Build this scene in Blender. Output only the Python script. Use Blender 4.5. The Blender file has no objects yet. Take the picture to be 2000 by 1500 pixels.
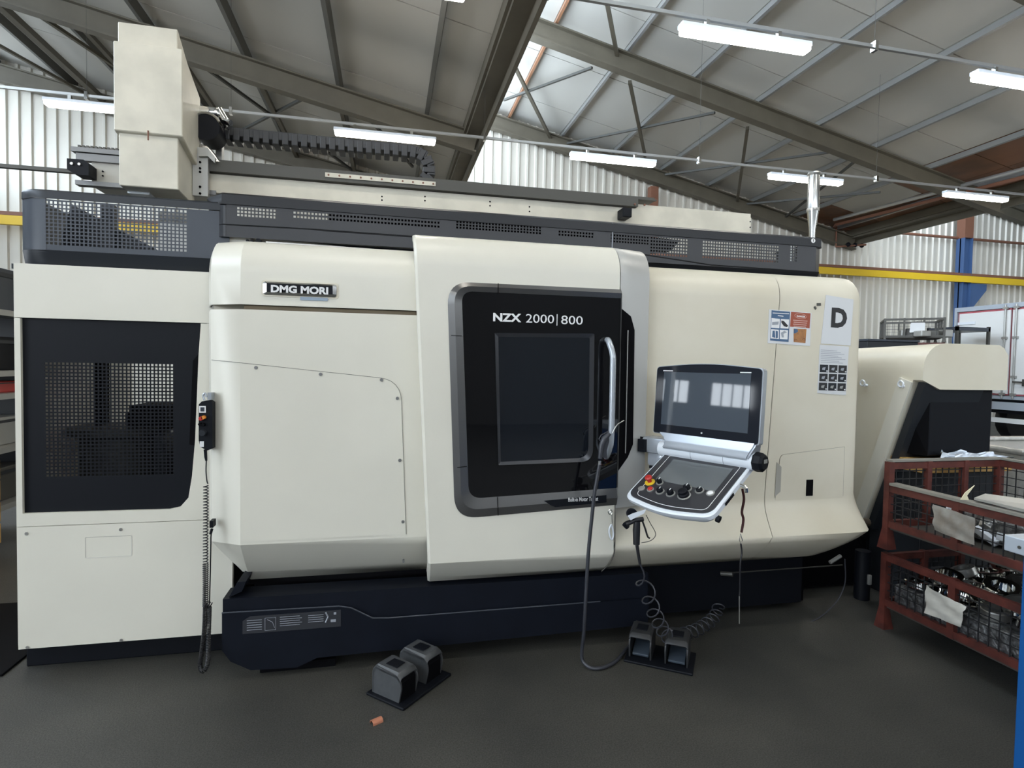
import bpy, bmesh, math, random
from mathutils import Vector, Matrix
random.seed(7)
C = bpy.context.scene.collection
S = bpy.context.scene
PI = math.pi
# ------------------------------------------------------------------ camera
CAM_H = 1.6
FPX = 1105.0
RX = Vector((0.97635344, 0.0097122, 0.21596213))
RY = Vector((-0.21547196, -0.03708944, 0.97580541))
RZ = Vector((0.01748713, -0.99926475, -0.03411969))
cd = bpy.data.cameras.new('camera'); cam = bpy.data.objects.new('camera', cd); C.objects.link(cam)
cd.sensor_width = 36.0; cd.lens = FPX/2000*36.0; cd.clip_start = 0.05; cd.clip_end = 200
right = Vector((RX.x, RY.x, RZ.x)); up = -Vector((RX.y, RY.y, RZ.y)); back = -Vector((RX.z, RY.z, RZ.z))
m3 = Matrix((right, up, back)).transposed()
cam.matrix_world = Matrix.Translation((0, 0, CAM_H)) @ m3.to_4x4()
S.camera = cam
# ------------------------------------------------------------------ world, exposure
w = bpy.data.worlds.new('sky'); S.world = w; w.use_nodes = True
w.node_tree.nodes['Background'].inputs[0].default_value = (0.62, 0.74, 0.92, 1)
w.node_tree.nodes['Background'].inputs[1].default_value = 0.6
S.view_settings.view_transform = 'Standard'; S.view_settings.look = 'None'
S.view_settings.gamma = 1.0; S.view_settings.use_curve_mapping = False
S.view_settings.exposure = 0.62
LAMP = 26.0       # tube diffusers
SKYG = 6.0        # roof glazing
WIN = 5.0         # window strips in the side and rear walls, added door glow
# ------------------------------------------------------------------ helpers
def at(px, py, Y):
    """point of the world plane y=Y that the survey pixel (2000x1500) points at"""
    c = Vector((px-1000, py-750, FPX)); r = Vector((RX.dot(c), RY.dot(c), RZ.dot(c)))
    return Vector((0, 0, CAM_H)) + r*(Y/r.y)
def mat(name, col, rough=0.5, metal=0.0, noise=0.0, scale=8.0, emis=None, es=0.0, bump=0.0, spec=0.5, col2=None, coat=0.0):
    m = bpy.data.materials.new(name); m.use_nodes = True; nt = m.node_tree; b = nt.nodes['Principled BSDF']
    b.inputs['Base Color'].default_value = (*col, 1); b.inputs['Roughness'].default_value = rough
    b.inputs['Metallic'].default_value = metal; b.inputs['Specular IOR Level'].default_value = spec
    b.inputs['Coat Weight'].default_value = coat
    if emis: b.inputs['Emission Color'].default_value = (*emis, 1); b.inputs['Emission Strength'].default_value = es
    if noise or bump or col2:
        tc = nt.nodes.new('ShaderNodeTexCoord'); n = nt.nodes.new('ShaderNodeTexNoise')
        n.inputs['Scale'].default_value = scale; n.inputs['Detail'].default_value = 6
        nt.links.new(tc.outputs['Object'], n.inputs['Vector'])
        if noise or col2:
            cr = nt.nodes.new('ShaderNodeValToRGB')
            lo = col2 if col2 else tuple(c*(1-noise) for c in col)
            cr.color_ramp.elements[0].position = 0.35; cr.color_ramp.elements[1].position = 0.65
            cr.color_ramp.elements[0].color = (*lo, 1); cr.color_ramp.elements[1].color = (*col, 1)
            nt.links.new(n.outputs['Fac'], cr.inputs['Fac']); nt.links.new(cr.outputs['Color'], b.inputs['Base Color'])
        if bump:
            bp = nt.nodes.new('ShaderNodeBump'); bp.inputs['Strength'].default_value = bump; bp.inputs['Distance'].default_value = 0.01
            nt.links.new(n.outputs['Fac'], bp.inputs['Height']); nt.links.new(bp.outputs['Normal'], b.inputs['Normal'])
    return m
def finish(o, mt, parent=None, loc=None):
    o.data.materials.clear(); o.data.materials.append(mt)
    C.objects.link(o)
    if parent: o.parent = parent
    if loc is not None: o.location = loc
    return o
def obj(name, bm, mt, parent=None, smooth=None, loc=None):
    me = bpy.data.meshes.new(name); bmesh.ops.recalc_face_normals(bm, faces=bm.faces); bm.to_mesh(me); bm.free()
    o = bpy.data.objects.new(name, me); finish(o, mt, parent, loc)
    if smooth:
        for p in me.polygons: p.use_smooth = True
        try: me.set_sharp_from_angle(angle=math.radians(smooth))
        except Exception: pass
    return o
def thing(name, label, cat, loc=(0, 0, 0), rz=0, group=None):
    o = bpy.data.objects.new(name, None); C.objects.link(o); o.empty_display_size = 0.1
    o.location = loc; o.rotation_euler = (0, 0, rz); tag(o, label, cat, group); return o
def tag(o, label, cat, group=None):
    o['label'] = label; o['category'] = cat
    if group: o['group'] = group
    return o
def struct(o): o['kind'] = 'structure'; return o
def B(): return bmesh.new()
def box(bm, x0, y0, z0, x1, y1, z1, bev=0.0, M=None, seg=2):
    r = bmesh.ops.create_cube(bm, size=1.0); vs = r['verts']
    for v in vs:
        v.co = Vector(((x0+x1)/2+v.co.x*(x1-x0), (y0+y1)/2+v.co.y*(y1-y0), (z0+z1)/2+v.co.z*(z1-z0)))
    if bev:
        es = list({e for v in vs for e in v.link_edges})
        q = bmesh.ops.bevel(bm, geom=es, offset=bev, segments=seg, affect='EDGES', profile=0.5)
        vs = list({v for f in q['faces'] for v in f.verts} | {v for v in vs if v.is_valid})
    if M: bmesh.ops.transform(bm, matrix=M, verts=vs)
    return bm
def bar(bm, a, b, wx, wz=None, roll=None):
    """rectangular bar from a to b"""
    wz = wz or wx; a = Vector(a); b = Vector(b); d = (b-a); L = d.length; d.normalize()
    upv = Vector((0, 0, 1)) if abs(d.z) < 0.95 else Vector((0, 1, 0))
    s = d.cross(upv).normalized(); u = s.cross(d)
    vs = []
    for p in (a, b):
        for sx, sz in ((-1, -1), (1, -1), (1, 1), (-1, 1)):
            vs.append(bm.verts.new(p+s*sx*wx/2+u*sz*wz/2))
    for i in range(4): bm.faces.new((vs[i], vs[(i+1) % 4], vs[4+(i+1) % 4], vs[4+i]))
    bm.faces.new(vs[3::-1]); bm.faces.new(vs[4:]); return bm
def tube(bm, pts, r, n=8, closed=False, cap=True):
    pts = [Vector(p) for p in pts]; N = len(pts); rings = []; ref = None
    for i, p in enumerate(pts):
        a = pts[i-1] if (i > 0 or closed) else p; b = pts[(i+1) % N] if (i < N-1 or closed) else p
        t = (b-a).normalized()
        if ref is None: ref = Vector((0, 0, 1)) if abs(t.z) < 0.9 else Vector((1, 0, 0))
        s = t.cross(ref)
        if s.length < 1e-5: s = t.orthogonal()
        s.normalize(); u = s.cross(t).normalized(); ref = u
        rr = r[i] if isinstance(r, (list, tuple)) else r
        rings.append([bm.verts.new(p+(s*math.cos(2*PI*k/n)+u*math.sin(2*PI*k/n))*rr) for k in range(n)])
    M_ = N if closed else N-1
    for i in range(M_):
        A = rings[i]; D = rings[(i+1) % N]
        for k in range(n): bm.faces.new((A[k], A[(k+1) % n], D[(k+1) % n], D[k]))
    if cap and not closed: bm.faces.new(rings[0][::-1]); bm.faces.new(rings[-1])
    return bm
def cyl(bm, a, b, r, r2=None, n=16): return tube(bm, [a, b], [r, r2 if r2 is not None else r], n)
def lathe(bm, prof, n=24, M=None):
    """prof [(r,z)] turned round z"""
    rings = []
    for r, z in prof: rings.append([bm.verts.new((r*math.cos(2*PI*k/n), r*math.sin(2*PI*k/n), z)) for k in range(n)])
    fs = []
    for i in range(len(rings)-1):
        for k in range(n): fs.append(bm.faces.new((rings[i][k], rings[i][(k+1) % n], rings[i+1][(k+1) % n], rings[i+1][k])))
    if prof[0][0] > 1e-5: bm.faces.new(rings[0][::-1])
    if prof[-1][0] > 1e-5: bm.faces.new(rings[-1])
    if M: bmesh.ops.transform(bm, matrix=M, verts=[v for r in rings for v in r])
    return bm
def prism(bm, pts, vec):
    """planar polygon (3D points) extruded along vec"""
    vec = Vector(vec); a = [bm.verts.new(p) for p in pts]; b = [bm.verts.new(Vector(p)+vec) for p in pts]; n = len(a)
    bm.faces.new(a[::-1]); bm.faces.new(b)
    for i in range(n): bm.faces.new((a[i], a[(i+1) % n], b[(i+1) % n], b[i]))
    return bm
def loft(bm, secs, caps=True, closed=True):
    rs = [[bm.verts.new(p) for p in s] for s in secs]; n = len(rs[0])
    for i in range(len(rs)-1):
        for k in range(n if closed else n-1):
            bm.faces.new((rs[i][k], rs[i][(k+1) % n], rs[i+1][(k+1) % n], rs[i+1][k]))
    if caps and closed: bm.faces.new(rs[0][::-1]); bm.faces.new(rs[-1])
    return bm
def rpoly(pts, rad, seg=6):
    """round the corners of a 2D polygon; rad a number or list"""
    out = []; n = len(pts)
    for i in range(n):
        p = Vector(pts[i]); a = Vector(pts[i-1]); b = Vector(pts[(i+1) % n]); r = rad[i] if isinstance(rad, (list, tuple)) else rad
        if r <= 0: out.append(p); continue
        da = (a-p); db = (b-p); r = min(r, da.length*0.49, db.length*0.49); A = p+da.normalized()*r; D = p+db.normalized()*r
        for k in range(seg+1):
            t = k/seg; out.append((1-t)**2*A+2*t*(1-t)*p+t*t*D)
    return out
def ring(bm, outer, inner, y0, y1, yi=None):
    """frame between two outlines with equal point counts; xz outlines, front y0 back y1"""
    yi = y0 if yi is None else yi; n = len(outer)
    o0 = [bm.verts.new((p[0], y0, p[1])) for p in outer]; i0 = [bm.verts.new((p[0], yi, p[1])) for p in inner]
    o1 = [bm.verts.new((p[0], y1, p[1])) for p in outer]; i1 = [bm.verts.new((p[0], y1, p[1])) for p in inner]
    for k in range(n):
        j = (k+1) % n
        bm.faces.new((o0[k], o0[j], i0[j], i0[k])); bm.faces.new((o0[k], o1[k], o1[j], o0[j])); bm.faces.new((i0[k], i0[j], i1[j], i1[k]))
    return bm
def perf(bm, x0, x1, z0, z1, y, rects, pitch, hole, th=0.002):
    """sheet in plane y with square holes laid out inside rects [(xa,xb,za,zb)] (rects do not overlap in x)"""
    def quad(a, b, c, d):
        if b-a < 1e-6 or d-c < 1e-6: return
        bm.faces.new([bm.verts.new(p) for p in ((a, y, c), (b, y, c), (b, y, d), (a, y, d))])
    cur = x0
    for xa, xb, za, zb in sorted(rects):
        quad(cur, xa, z0, z1); nx = max(1, round((xb-xa)/pitch)); nz = max(1, round((zb-za)/pitch)); px = (xb-xa)/nx; pz = (zb-za)/nz
        quad(xa, xb, z0, za); quad(xa, xb, zb, z1); g = (px-hole)/2; gz = (pz-hole)/2
        for i in range(nx):
            X = xa+i*px; quad(X, X+g, za, zb); quad(X+px-g, X+px, za, zb)
            for j in range(nz):
                Z = za+j*pz; quad(X+g, X+px-g, Z, Z+gz); quad(X+g, X+px-g, Z+pz-gz, Z+pz)
        cur = xb
    quad(cur, x1, z0, z1); return bm
def solid(o, t, wn=False):
    md = o.modifiers.new('thickness', 'SOLIDIFY'); md.thickness = t; md.offset = 0
    w_ = o.modifiers.new('weighted', 'WEIGHTED_NORMAL'); w_.keep_sharp = True; w_.weight = 100; return o
def text(name, s, mt, parent, loc, size, rot=(PI/2, 0, 0), sx=1.0, bold=0.0, ext=0.0008, align='LEFT', shear=0.0, fit=None):
    cu = bpy.data.curves.new(name, 'FONT'); cu.body = s; cu.size = size; cu.extrude = ext; cu.offset = bold; cu.align_x = align; cu.shear = shear; cu.resolution_u = 3
    t = bpy.data.objects.new(name+'_tmp', cu); C.objects.link(t)
    dg = bpy.context.evaluated_depsgraph_get(); me = bpy.data.meshes.new_from_object(t.evaluated_get(dg)); C.objects.unlink(t); bpy.data.objects.remove(t)
    o = bpy.data.objects.new(name, me); finish(o, mt, parent, loc); o.rotation_euler = rot
    xs = [v.co.x for v in me.vertices]; ys = [v.co.y for v in me.vertices]
    if fit:
        kx = fit[0]/(max(xs)-min(xs)); ky = fit[1]/(max(ys)-min(ys)); x_ = min(xs); y_ = min(ys)
        for v in me.vertices: v.co.x = (v.co.x-x_)*kx; v.co.y = (v.co.y-y_)*ky
    else: o.scale = (sx, 1, 1)
    return o
def plate(name, mt, parent, x0, z0, x1, z1, y, t=0.001):
    b = B(); box(b, x0, y-t, z0, x1, y, z1); return obj(name, b, mt, parent)
def copy_tree(o, parent=None):
    c = o.copy(); C.objects.link(c); c.parent = parent
    for ch in list(o.children): copy_tree(ch, c)
    return c
def P2(px, py, Y): p = at(px, py, Y); return (p.x, p.z)
def coil(a_pts, r, turns, n_per=10, taper=None):
    """helix of radius r round a polyline"""
    pts = [Vector(p) for p in a_pts]; L = [0]
    for i in range(1, len(pts)): L.append(L[-1]+(pts[i]-pts[i-1]).length)
    out = []; N = int(turns*n_per)
    for k in range(N+1):
        t = k/N*L[-1]; i = max(j for j in range(len(L)-1) if L[j] <= t+1e-9); f = (t-L[i])/max(1e-9, L[i+1]-L[i])
        p = pts[i].lerp(pts[i+1], min(1, f)); d = (pts[i+1]-pts[i]).normalized(); s = d.orthogonal().normalized()
        s = d.cross(Vector((0, 1, 0))).normalized() if abs(d.y) < 0.9 else s; u = d.cross(s)
        an = 2*PI*k/n_per; out.append(p+s*math.cos(an)*r+u*math.sin(an)*r)
    return out
def spline(pts, n=8):
    """Catmull-Rom through pts"""
    P = [Vector(p) for p in pts]; P = [P[0]*2-P[1]]+P+[P[-1]*2-P[-2]]; out = []
    for i in range(1, len(P)-2):
        for k in range(n):
            t = k/n; a, b, c, d = P[i-1:i+3]
            out.append(0.5*((2*b)+(c-a)*t+(2*a-5*b+4*c-d)*t*t+(3*b-a-3*c+d)*t**3))
    out.append(P[-2]); return out
# ------------------------------------------------------------------ materials
CREAM = mat('cream_paint', (0.70, 0.675, 0.585), 0.33, noise=0.05, scale=2.2, bump=0.03)
CREAM2 = mat('grimy_cream_paint', (0.68, 0.64, 0.53), 0.36, col2=(0.60, 0.55, 0.43), scale=1.3)
CREAMT = mat('scuffed_cream_sheet', (0.68, 0.64, 0.53), 0.42, col2=(0.56, 0.53, 0.44), scale=5)
BODY = mat('cream_body_metal', (0.55, 0.53, 0.47), 0.45)
GREYP = mat('dark_blue_grey_paint', (0.045, 0.053, 0.068), 0.32, noise=0.1, scale=5, spec=0.35)
GREYD = mat('darker_grey_paint', (0.022, 0.025, 0.030), 0.35, spec=0.3)
BLACK = mat('black_paint', (0.005, 0.006, 0.009), 0.5, spec=0.18)
BLACKM = mat('matte_black', (0.002, 0.002, 0.003), 0.75, spec=0.1)
BASEM = mat('navy_black_base', (0.006, 0.008, 0.014), 0.5, noise=0.2, scale=6, spec=0.18)
GLASSB = mat('tinted_black_glass', (0.004, 0.004, 0.005), 0.04, spec=0.6)
FRAME = mat('graphite_moulding', (0.15, 0.148, 0.145), 0.28, metal=0.7)
SILVER = mat('silver_paint', (0.42, 0.45, 0.49), 0.25, metal=0.35)
WHITEP = mat('white_plastic', (0.74, 0.78, 0.83), 0.3)
STEEL = mat('brushed_steel', (0.55, 0.54, 0.51), 0.32, metal=0.9, noise=0.2, scale=20)
CHROME = mat('chrome', (0.8, 0.8, 0.78), 0.08, metal=1.0)
ALU = mat('cast_aluminium', (0.42, 0.42, 0.40), 0.4, metal=0.6)
DKST = mat('dark_steel', (0.08, 0.078, 0.07), 0.5, metal=0.4)
SCREEN = mat('display_glass', (0.065, 0.078, 0.095), 0.03, spec=0.8)
SCREEN2 = mat('touch_display', (0.13, 0.14, 0.145), 0.12, spec=0.6)
DECK = mat('deck_black', (0.035, 0.035, 0.04), 0.3)
PAPER = mat('paper', (0.62, 0.63, 0.64), 0.5)
WHITE = mat('white_ink', (0.75, 0.75, 0.75), 0.5)
GREYI = mat('grey_ink', (0.32, 0.34, 0.38), 0.6)
INK = mat('black_ink', (0.02, 0.02, 0.022), 0.6)
BLUEI = mat('blue_print', (0.06, 0.12, 0.22), 0.5)
REDI = mat('red_print', (0.32, 0.07, 0.035), 0.5)
ORI = mat('orange_print', (0.42, 0.19, 0.06), 0.5, col2=(0.3, 0.13, 0.05), scale=60)
RED = mat('red_plastic', (0.45, 0.03, 0.025), 0.35)
YELL = mat('yellow_plastic', (0.75, 0.5, 0.03), 0.4)
RUBBER = mat('black_rubber', (0.012, 0.012, 0.014), 0.42)
HOSE = mat('grey_hose', (0.035, 0.037, 0.045), 0.35)
PEDAL = mat('pedal_grey', (0.065, 0.068, 0.072), 0.38, noise=0.15, scale=30)
PEDIN = mat('pedal_plate', (0.13, 0.16, 0.2), 0.4)
REDM = mat('red_oxide_steel', (0.115, 0.026, 0.018), 0.55, col2=(0.06, 0.014, 0.010), scale=14, bump=0.1)
WIRE = mat('wire', (0.035, 0.035, 0.038), 0.5, metal=0.5)
WOOD = mat('pine', (0.52, 0.32, 0.10), 0.6, col2=(0.38, 0.21, 0.06), scale=9)
BLUEM = mat('blue_paint', (0.0, 0.075, 0.27), 0.5)
BLUEC = mat('column_blue', (0.05, 0.10, 0.22), 0.5)
PLAST = mat('plastic_sheet', (0.34, 0.33, 0.30), 0.3, col2=(0.22, 0.19, 0.16), scale=12)
CLOTH = mat('white_bag', (0.6, 0.58, 0.52), 0.5, noise=0.15, scale=15)
ROOFM = mat('roof_lining', (0.52, 0.50, 0.45), 0.45, noise=0.06, scale=1.2)
RUSTB = mat('brown_roof_board', (0.22, 0.10, 0.05), 0.5, col2=(0.13, 0.07, 0.04), scale=2)
PURL = mat('galvanised_purlin', (0.13, 0.127, 0.115), 0.45, metal=0.2)
PURL2 = mat('pale_galvanised_purlin', (0.30, 0.30, 0.29), 0.4, metal=0.4)
ORAP = mat('rusty_purlin', (0.32, 0.14, 0.06), 0.6, col2=(0.2, 0.12, 0.08), scale=5)
RAFT = mat('olive_grey_steel', (0.115, 0.100, 0.072), 0.55, noise=0.15, scale=3)
WALLM = mat('profiled_sheet', (0.66, 0.62, 0.54), 0.35, noise=0.08, scale=0.8, metal=0.15)
YELR = mat('crane_yellow', (0.72, 0.47, 0.02), 0.5)
RUST = mat('rust_brown_steel', (0.20, 0.085, 0.05), 0.6)
GALV = mat('galvanised_pipe', (0.5, 0.5, 0.49), 0.35, metal=0.7)
def floor_mat():
    m = bpy.data.materials.new('worn_asphalt_floor'); m.use_nodes = True; nt = m.node_tree; b = nt.nodes['Principled BSDF']
    tc = nt.nodes.new('ShaderNodeTexCoord'); n1 = nt.nodes.new('ShaderNodeTexNoise'); n2 = nt.nodes.new('ShaderNodeTexNoise'); n1.inputs['Scale'].default_value = 1.3; n1.inputs['Detail'].default_value = 8
    n2.inputs['Scale'].default_value = 160; n2.inputs['Detail'].default_value = 3
    for n in (n1, n2): nt.links.new(tc.outputs['Object'], n.inputs['Vector'])
    cr = nt.nodes.new('ShaderNodeValToRGB'); e = cr.color_ramp.elements; e[0].position = .3; e[1].position = .7; e[0].color = (.036, .036, .033, 1); e[1].color = (.070, .067, .058, 1)
    c2 = nt.nodes.new('ShaderNodeValToRGB'); e = c2.color_ramp.elements; e[0].position = .35; e[1].position = .72; e[0].color = (.55, .55, .55, 1); e[1].color = (1.35, 1.35, 1.35, 1)
    mx = nt.nodes.new('ShaderNodeMix'); mx.data_type = 'RGBA'; mx.blend_type = 'MULTIPLY'; mx.inputs[0].default_value = 1
    nt.links.new(n1.outputs['Fac'], cr.inputs[0]); nt.links.new(n2.outputs['Fac'], c2.inputs[0])
    nt.links.new(cr.outputs[0], mx.inputs[6]); nt.links.new(c2.outputs[0], mx.inputs[7]); nt.links.new(mx.outputs[2], b.inputs['Base Color'])
    b.inputs['Roughness'].default_value = .55
    bp = nt.nodes.new('ShaderNodeBump'); bp.inputs['Strength'].default_value = .25; bp.inputs['Distance'].default_value = .004
    nt.links.new(n2.outputs['Fac'], bp.inputs['Height']); nt.links.new(bp.outputs['Normal'], b.inputs['Normal'])
    return m
FLOOR = floor_mat()
TUBE = mat('lit_diffuser', (1, 1, 1), 0.5, emis=(1.0, 0.95, 0.86), es=LAMP)
SKYP = mat('lit_glazing', (0.8, 0.85, 0.9), 0.5, emis=(0.72, 0.85, 1.0), es=SKYG)
WINP = mat('lit_window_pane', (0.8, 0.85, 0.9), 0.5, emis=(0.86, 0.93, 1.0), es=WIN)
# ------------------------------------------------------------------ hall: floor, walls, roof
WY, RYR, WXL, WXR = 15.3, -9.0, -13.0, 27.0
b = B(); box(b, WXL, RYR, -0.2, WXR, WY, 0.0); struct(obj('floor', b, FLOOR))
KR = 1.06
TEETH = [(-22.1, -10.4, 8.24, 5.78), (-10.3, 1.55, 8.37, 5.87), (1.7, 13.4, 8.2, 5.66), (13.6, 25.3, 8.15, 5.70), (25.5, 37, 8.15, 5.7)]
TEETH = [(a*KR, c*KR, (za-1.6)*KR+1.6, (zc-1.6)*KR+1.6) for a, c, za, zc in TEETH]
def roofz(x):
    for a, c, za, zc in TEETH:
        if x <= c: return za+(zc-za)*(x-a)/(c-a) if x >= a else zc
    return 5.7
# profiled back wall, follows the roof line
b = B(); x = WXL; prof = []
while x < WXR:
    prof += [(x, 0.0), (x+0.15, 0.0), (x+0.172, -0.045), (x+0.228, -0.045)]; x += 0.25
prev = None
for X, dy in prof:
    z1 = roofz(X)+0.25; lo = b.verts.new((X, WY+dy, 0)); hi = b.verts.new((X, WY+dy, z1))
    if prev: b.faces.new((prev[0], lo, hi, prev[1]))
    prev = (lo, hi)
struct(obj('wall_back', b, WALLM))
LWM = mat('left_wall_sheet', (0.2, 0.2, 0.195), 0.6)
b = B(); box(b, WXL-0.2, -1.5, 0, WXL, WY, 2.0); box(b, WXL-0.2, -1.5, 2.75, WXL, WY, 4.2); box(b, WXL-0.2, RYR, 4.2, WXL, WY, 9.2); box(b, WXL-0.2, RYR, 0, WXL, -8.0, 4.2); struct(obj('wall_left', b, LWM))
b = B(); box(b, WXL-0.1, -8.0, 0, WXL+0.05, -7.9, 4.2); box(b, WXL-0.1, -1.6, 0, WXL+0.05, -1.5, 4.2); box(b, WXL-0.1, -8.0, 4.1, WXL+0.05, -1.5, 4.2); dr_ = struct(obj('added_door_1', b, GALV))  # unseen door frame, added to hold the glow from the left
b = B(); box(b, WXL-0.06, -7.9, 0.02, WXL-0.04, -1.6, 4.1); obj('added_glow_panel', b, WINP, dr_)  # glowing panel added out of view to make up daylight from the left
for i in range(9):
    y0 = -1.3+i*1.8
    b = B(); box(b, WXL-0.02, y0, 2.0, WXL+0.03, y0+1.2, 2.05); box(b, WXL-0.02, y0, 2.70, WXL+0.03, y0+1.2, 2.75)
    for k in range(5): box(b, WXL-0.02, y0+k*0.29, 2.05, WXL+0.03, y0+k*0.29+0.04, 2.70)
    wf = struct(obj('window_%d' % (i+12), b, GREYD))
    bb = B(); box(bb, WXL-0.01, y0+0.04, 2.05, WXL, y0+1.16, 2.70); obj('pane', bb, WINP, wf)
    bb = B(); box(bb, WXL-0.2, y0+1.2, 2.0, WXL, y0+1.8, 2.75); struct(obj('trim_%d' % (i+12), bb, LWM))
b = B(); box(b, WXR, RYR, 0, WXR+0.2, WY, 9.2); struct(obj('wall_right', b, WALLM))
b = B(); box(b, WXL, RYR-0.2, 0, WXR, RYR, 4.2); box(b, WXL, RYR-0.2, 5.8, WXR, RYR, 9.2); REARM = mat('dark_lined_wall', (0.16, 0.16, 0.155), 0.6); struct(obj('wall_rear', b, REARM))
for i in range(8):
    x0 = WXL+0.4+i*5.0
    b = B(); box(b, x0, RYR-0.06, 4.2, x0+4.4, RYR, 4.26); box(b, x0, RYR-0.06, 5.74, x0+4.4, RYR, 5.8)
    for k in range(6): box(b, x0+k*0.86, RYR-0.06, 4.26, x0+k*0.86+0.06, RYR, 5.74)
    wf = struct(obj('window_%d' % (i+1), b, GREYD))
    bb = B(); box(bb, x0+0.06, RYR-0.05, 4.26, x0+4.3, RYR-0.03, 5.74); obj('pane', bb, WINP, wf)
    if i < 7: bb = B(); box(bb, x0+4.36, RYR-0.2, 4.2, x0+5.0, RYR, 5.8); struct(obj('trim_%d' % (i+1), bb, REARM))
# roof: one ceiling with panels, purlins, braces as parts
ceil_o = bpy.data.objects.new('ceiling', None); C.objects.link(ceil_o); struct(ceil_o)
def unit_mesh(name, mt):
    bm = B(); box(bm, -0.5, -0.5, -0.5, 0.5, 0.5, 0.5); me = bpy.data.meshes.new(name); bm.to_mesh(me); bm.free(); me.materials.append(mt); return me
ME = {k: unit_mesh('panel_'+k, v) for k, v in dict(roof=ROOFM, rust=RUSTB, purl=PURL, purl2=PURL2, ora=ORAP).items()}
def inst(name, me, loc, scale, rot, parent):
    o = bpy.data.objects.new(name, me); C.objects.link(o); o.parent = parent; o.location = loc; o.scale = scale; o.rotation_euler = rot; return o
PUR = {1: [KR*(0.64-1.47*k) for k in range(8)], 2: [KR*(2.96+1.41*k) for k in range(7)]+[12.75*KR], 3: [KR*(14.9+1.41*k) for k in range(8)]}
for ti in (1, 2, 3):
    a, c, za, zc = TEETH[ti]; sl = (zc-za)/(c-a); ang = -math.atan(sl)
    xs = sorted([a]+[p for p in PUR[ti] if a < p < c]+[c])
    if ti == 2: xs = sorted(set([x_ for x_ in xs if x_ < 11.9]+[11.42*KR, 12.5*KR, c]))
    for i in range(len(xs)-1):
        xa, xb = xs[i], xs[i+1]; xm = (xa+xb)/2
        ylist = [15.3]+[14.0-2.02*k for k in range(13)] if ti == 2 else [15.3-2.45*k for k in range(11)]
        for j in range(len(ylist)-1):
            y1, y0 = ylist[j], ylist[j+1]
            if y1 < RYR: break
            rust = ti == 2 and xm > 12.0 and not (j == 1 and xm < 13.1) and not (j in (5, 6) and xm < 12.8)
            L = (xb-xa)/math.cos(ang)
            inst('roof_panel', ME['rust' if rust else 'roof'], (xm, (y0+y1)/2, za+sl*(xm-a)+0.05), (L-0.012, y1-y0-0.022, 0.06), (0, ang, 0), ceil_o)
    for p in PUR[ti]:
        if a < p < c:
            inst('purlin', ME['ora' if (ti == 2 and p < 3.3) else 'purl' if ti == 1 else 'purl2'], (p, (WY+RYR)/2, za+sl*(p-a)-(0.09 if ti == 1 else 0.06)), (0.07 if ti == 1 else 0.05, WY-RYR, 0.17 if ti == 1 else 0.12), (0, ang, 0), ceil_o)
b = B()
for a, c, za, zc in TEETH[1:4]:
    prism(b, [(a-0.1, RYR, za+0.14), (c+0.1, RYR, zc+0.14), (c+0.1, RYR, zc+0.24), (a-0.1, RYR, za+0.24)], (0, WY-RYR, 0))
obj('outer_deck', b, BLACKM, ceil_o)
# rafters (I sections), eaves beams
def ibeam(bm, p, q, h=0.36, wdt=0.2, t=0.03):
    p = Vector(p); q = Vector(q)
    bar(bm, p, q, 0.02, h); bar(bm, p+Vector((0, 0, h/2)), q+Vector((0, 0, h/2)), wdt, t); bar(bm, p-Vector((0, 0, h/2)), q-Vector((0, 0, h/2)), wdt, t)
for ti in (1, 2, 3):
    a, c, za, zc = TEETH[ti]
    for Y in (15.05, 10.75, 6.1, 0.8, -4.5):
        if ti == 1 and Y == 6.1: continue
        b = B(); ibeam(b, (a, Y, za-0.36), (c-0.05, Y, zc-0.36)); obj('rafter', b, RAFT, ceil_o)
for X, Z in ((1.5*KR, 4.12*KR+1.6), (13.42*KR, 3.96*KR+1.6), (25.35*KR, 4.0*KR+1.6)):
    b = B(); bar(b, (X-0.03, RYR, Z-0.05), (X-0.03, WY-0.1, Z-0.05), 0.30, 0.10); bar(b, (X+0.1, RYR, Z-0.16), (X+0.1, WY-0.1, Z-0.16), 0.06, 0.22)
    bar(b, (X-0.2, RYR, Z+0.06), (X-0.2, WY-0.1, Z+0.06), 0.05, 0.2); obj('valley_beam', b, RAFT, ceil_o)
def brace(a, c, w_=0.06): bm = B(); a, c = [(q[0]*KR, q[1]*KR, (q[2]-1.6)*KR+1.6) for q in (a, c)]; bar(bm, a, c, w_); obj('brace', bm, RAFT if w_ > 0.05 else DKST, ceil_o)
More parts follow.
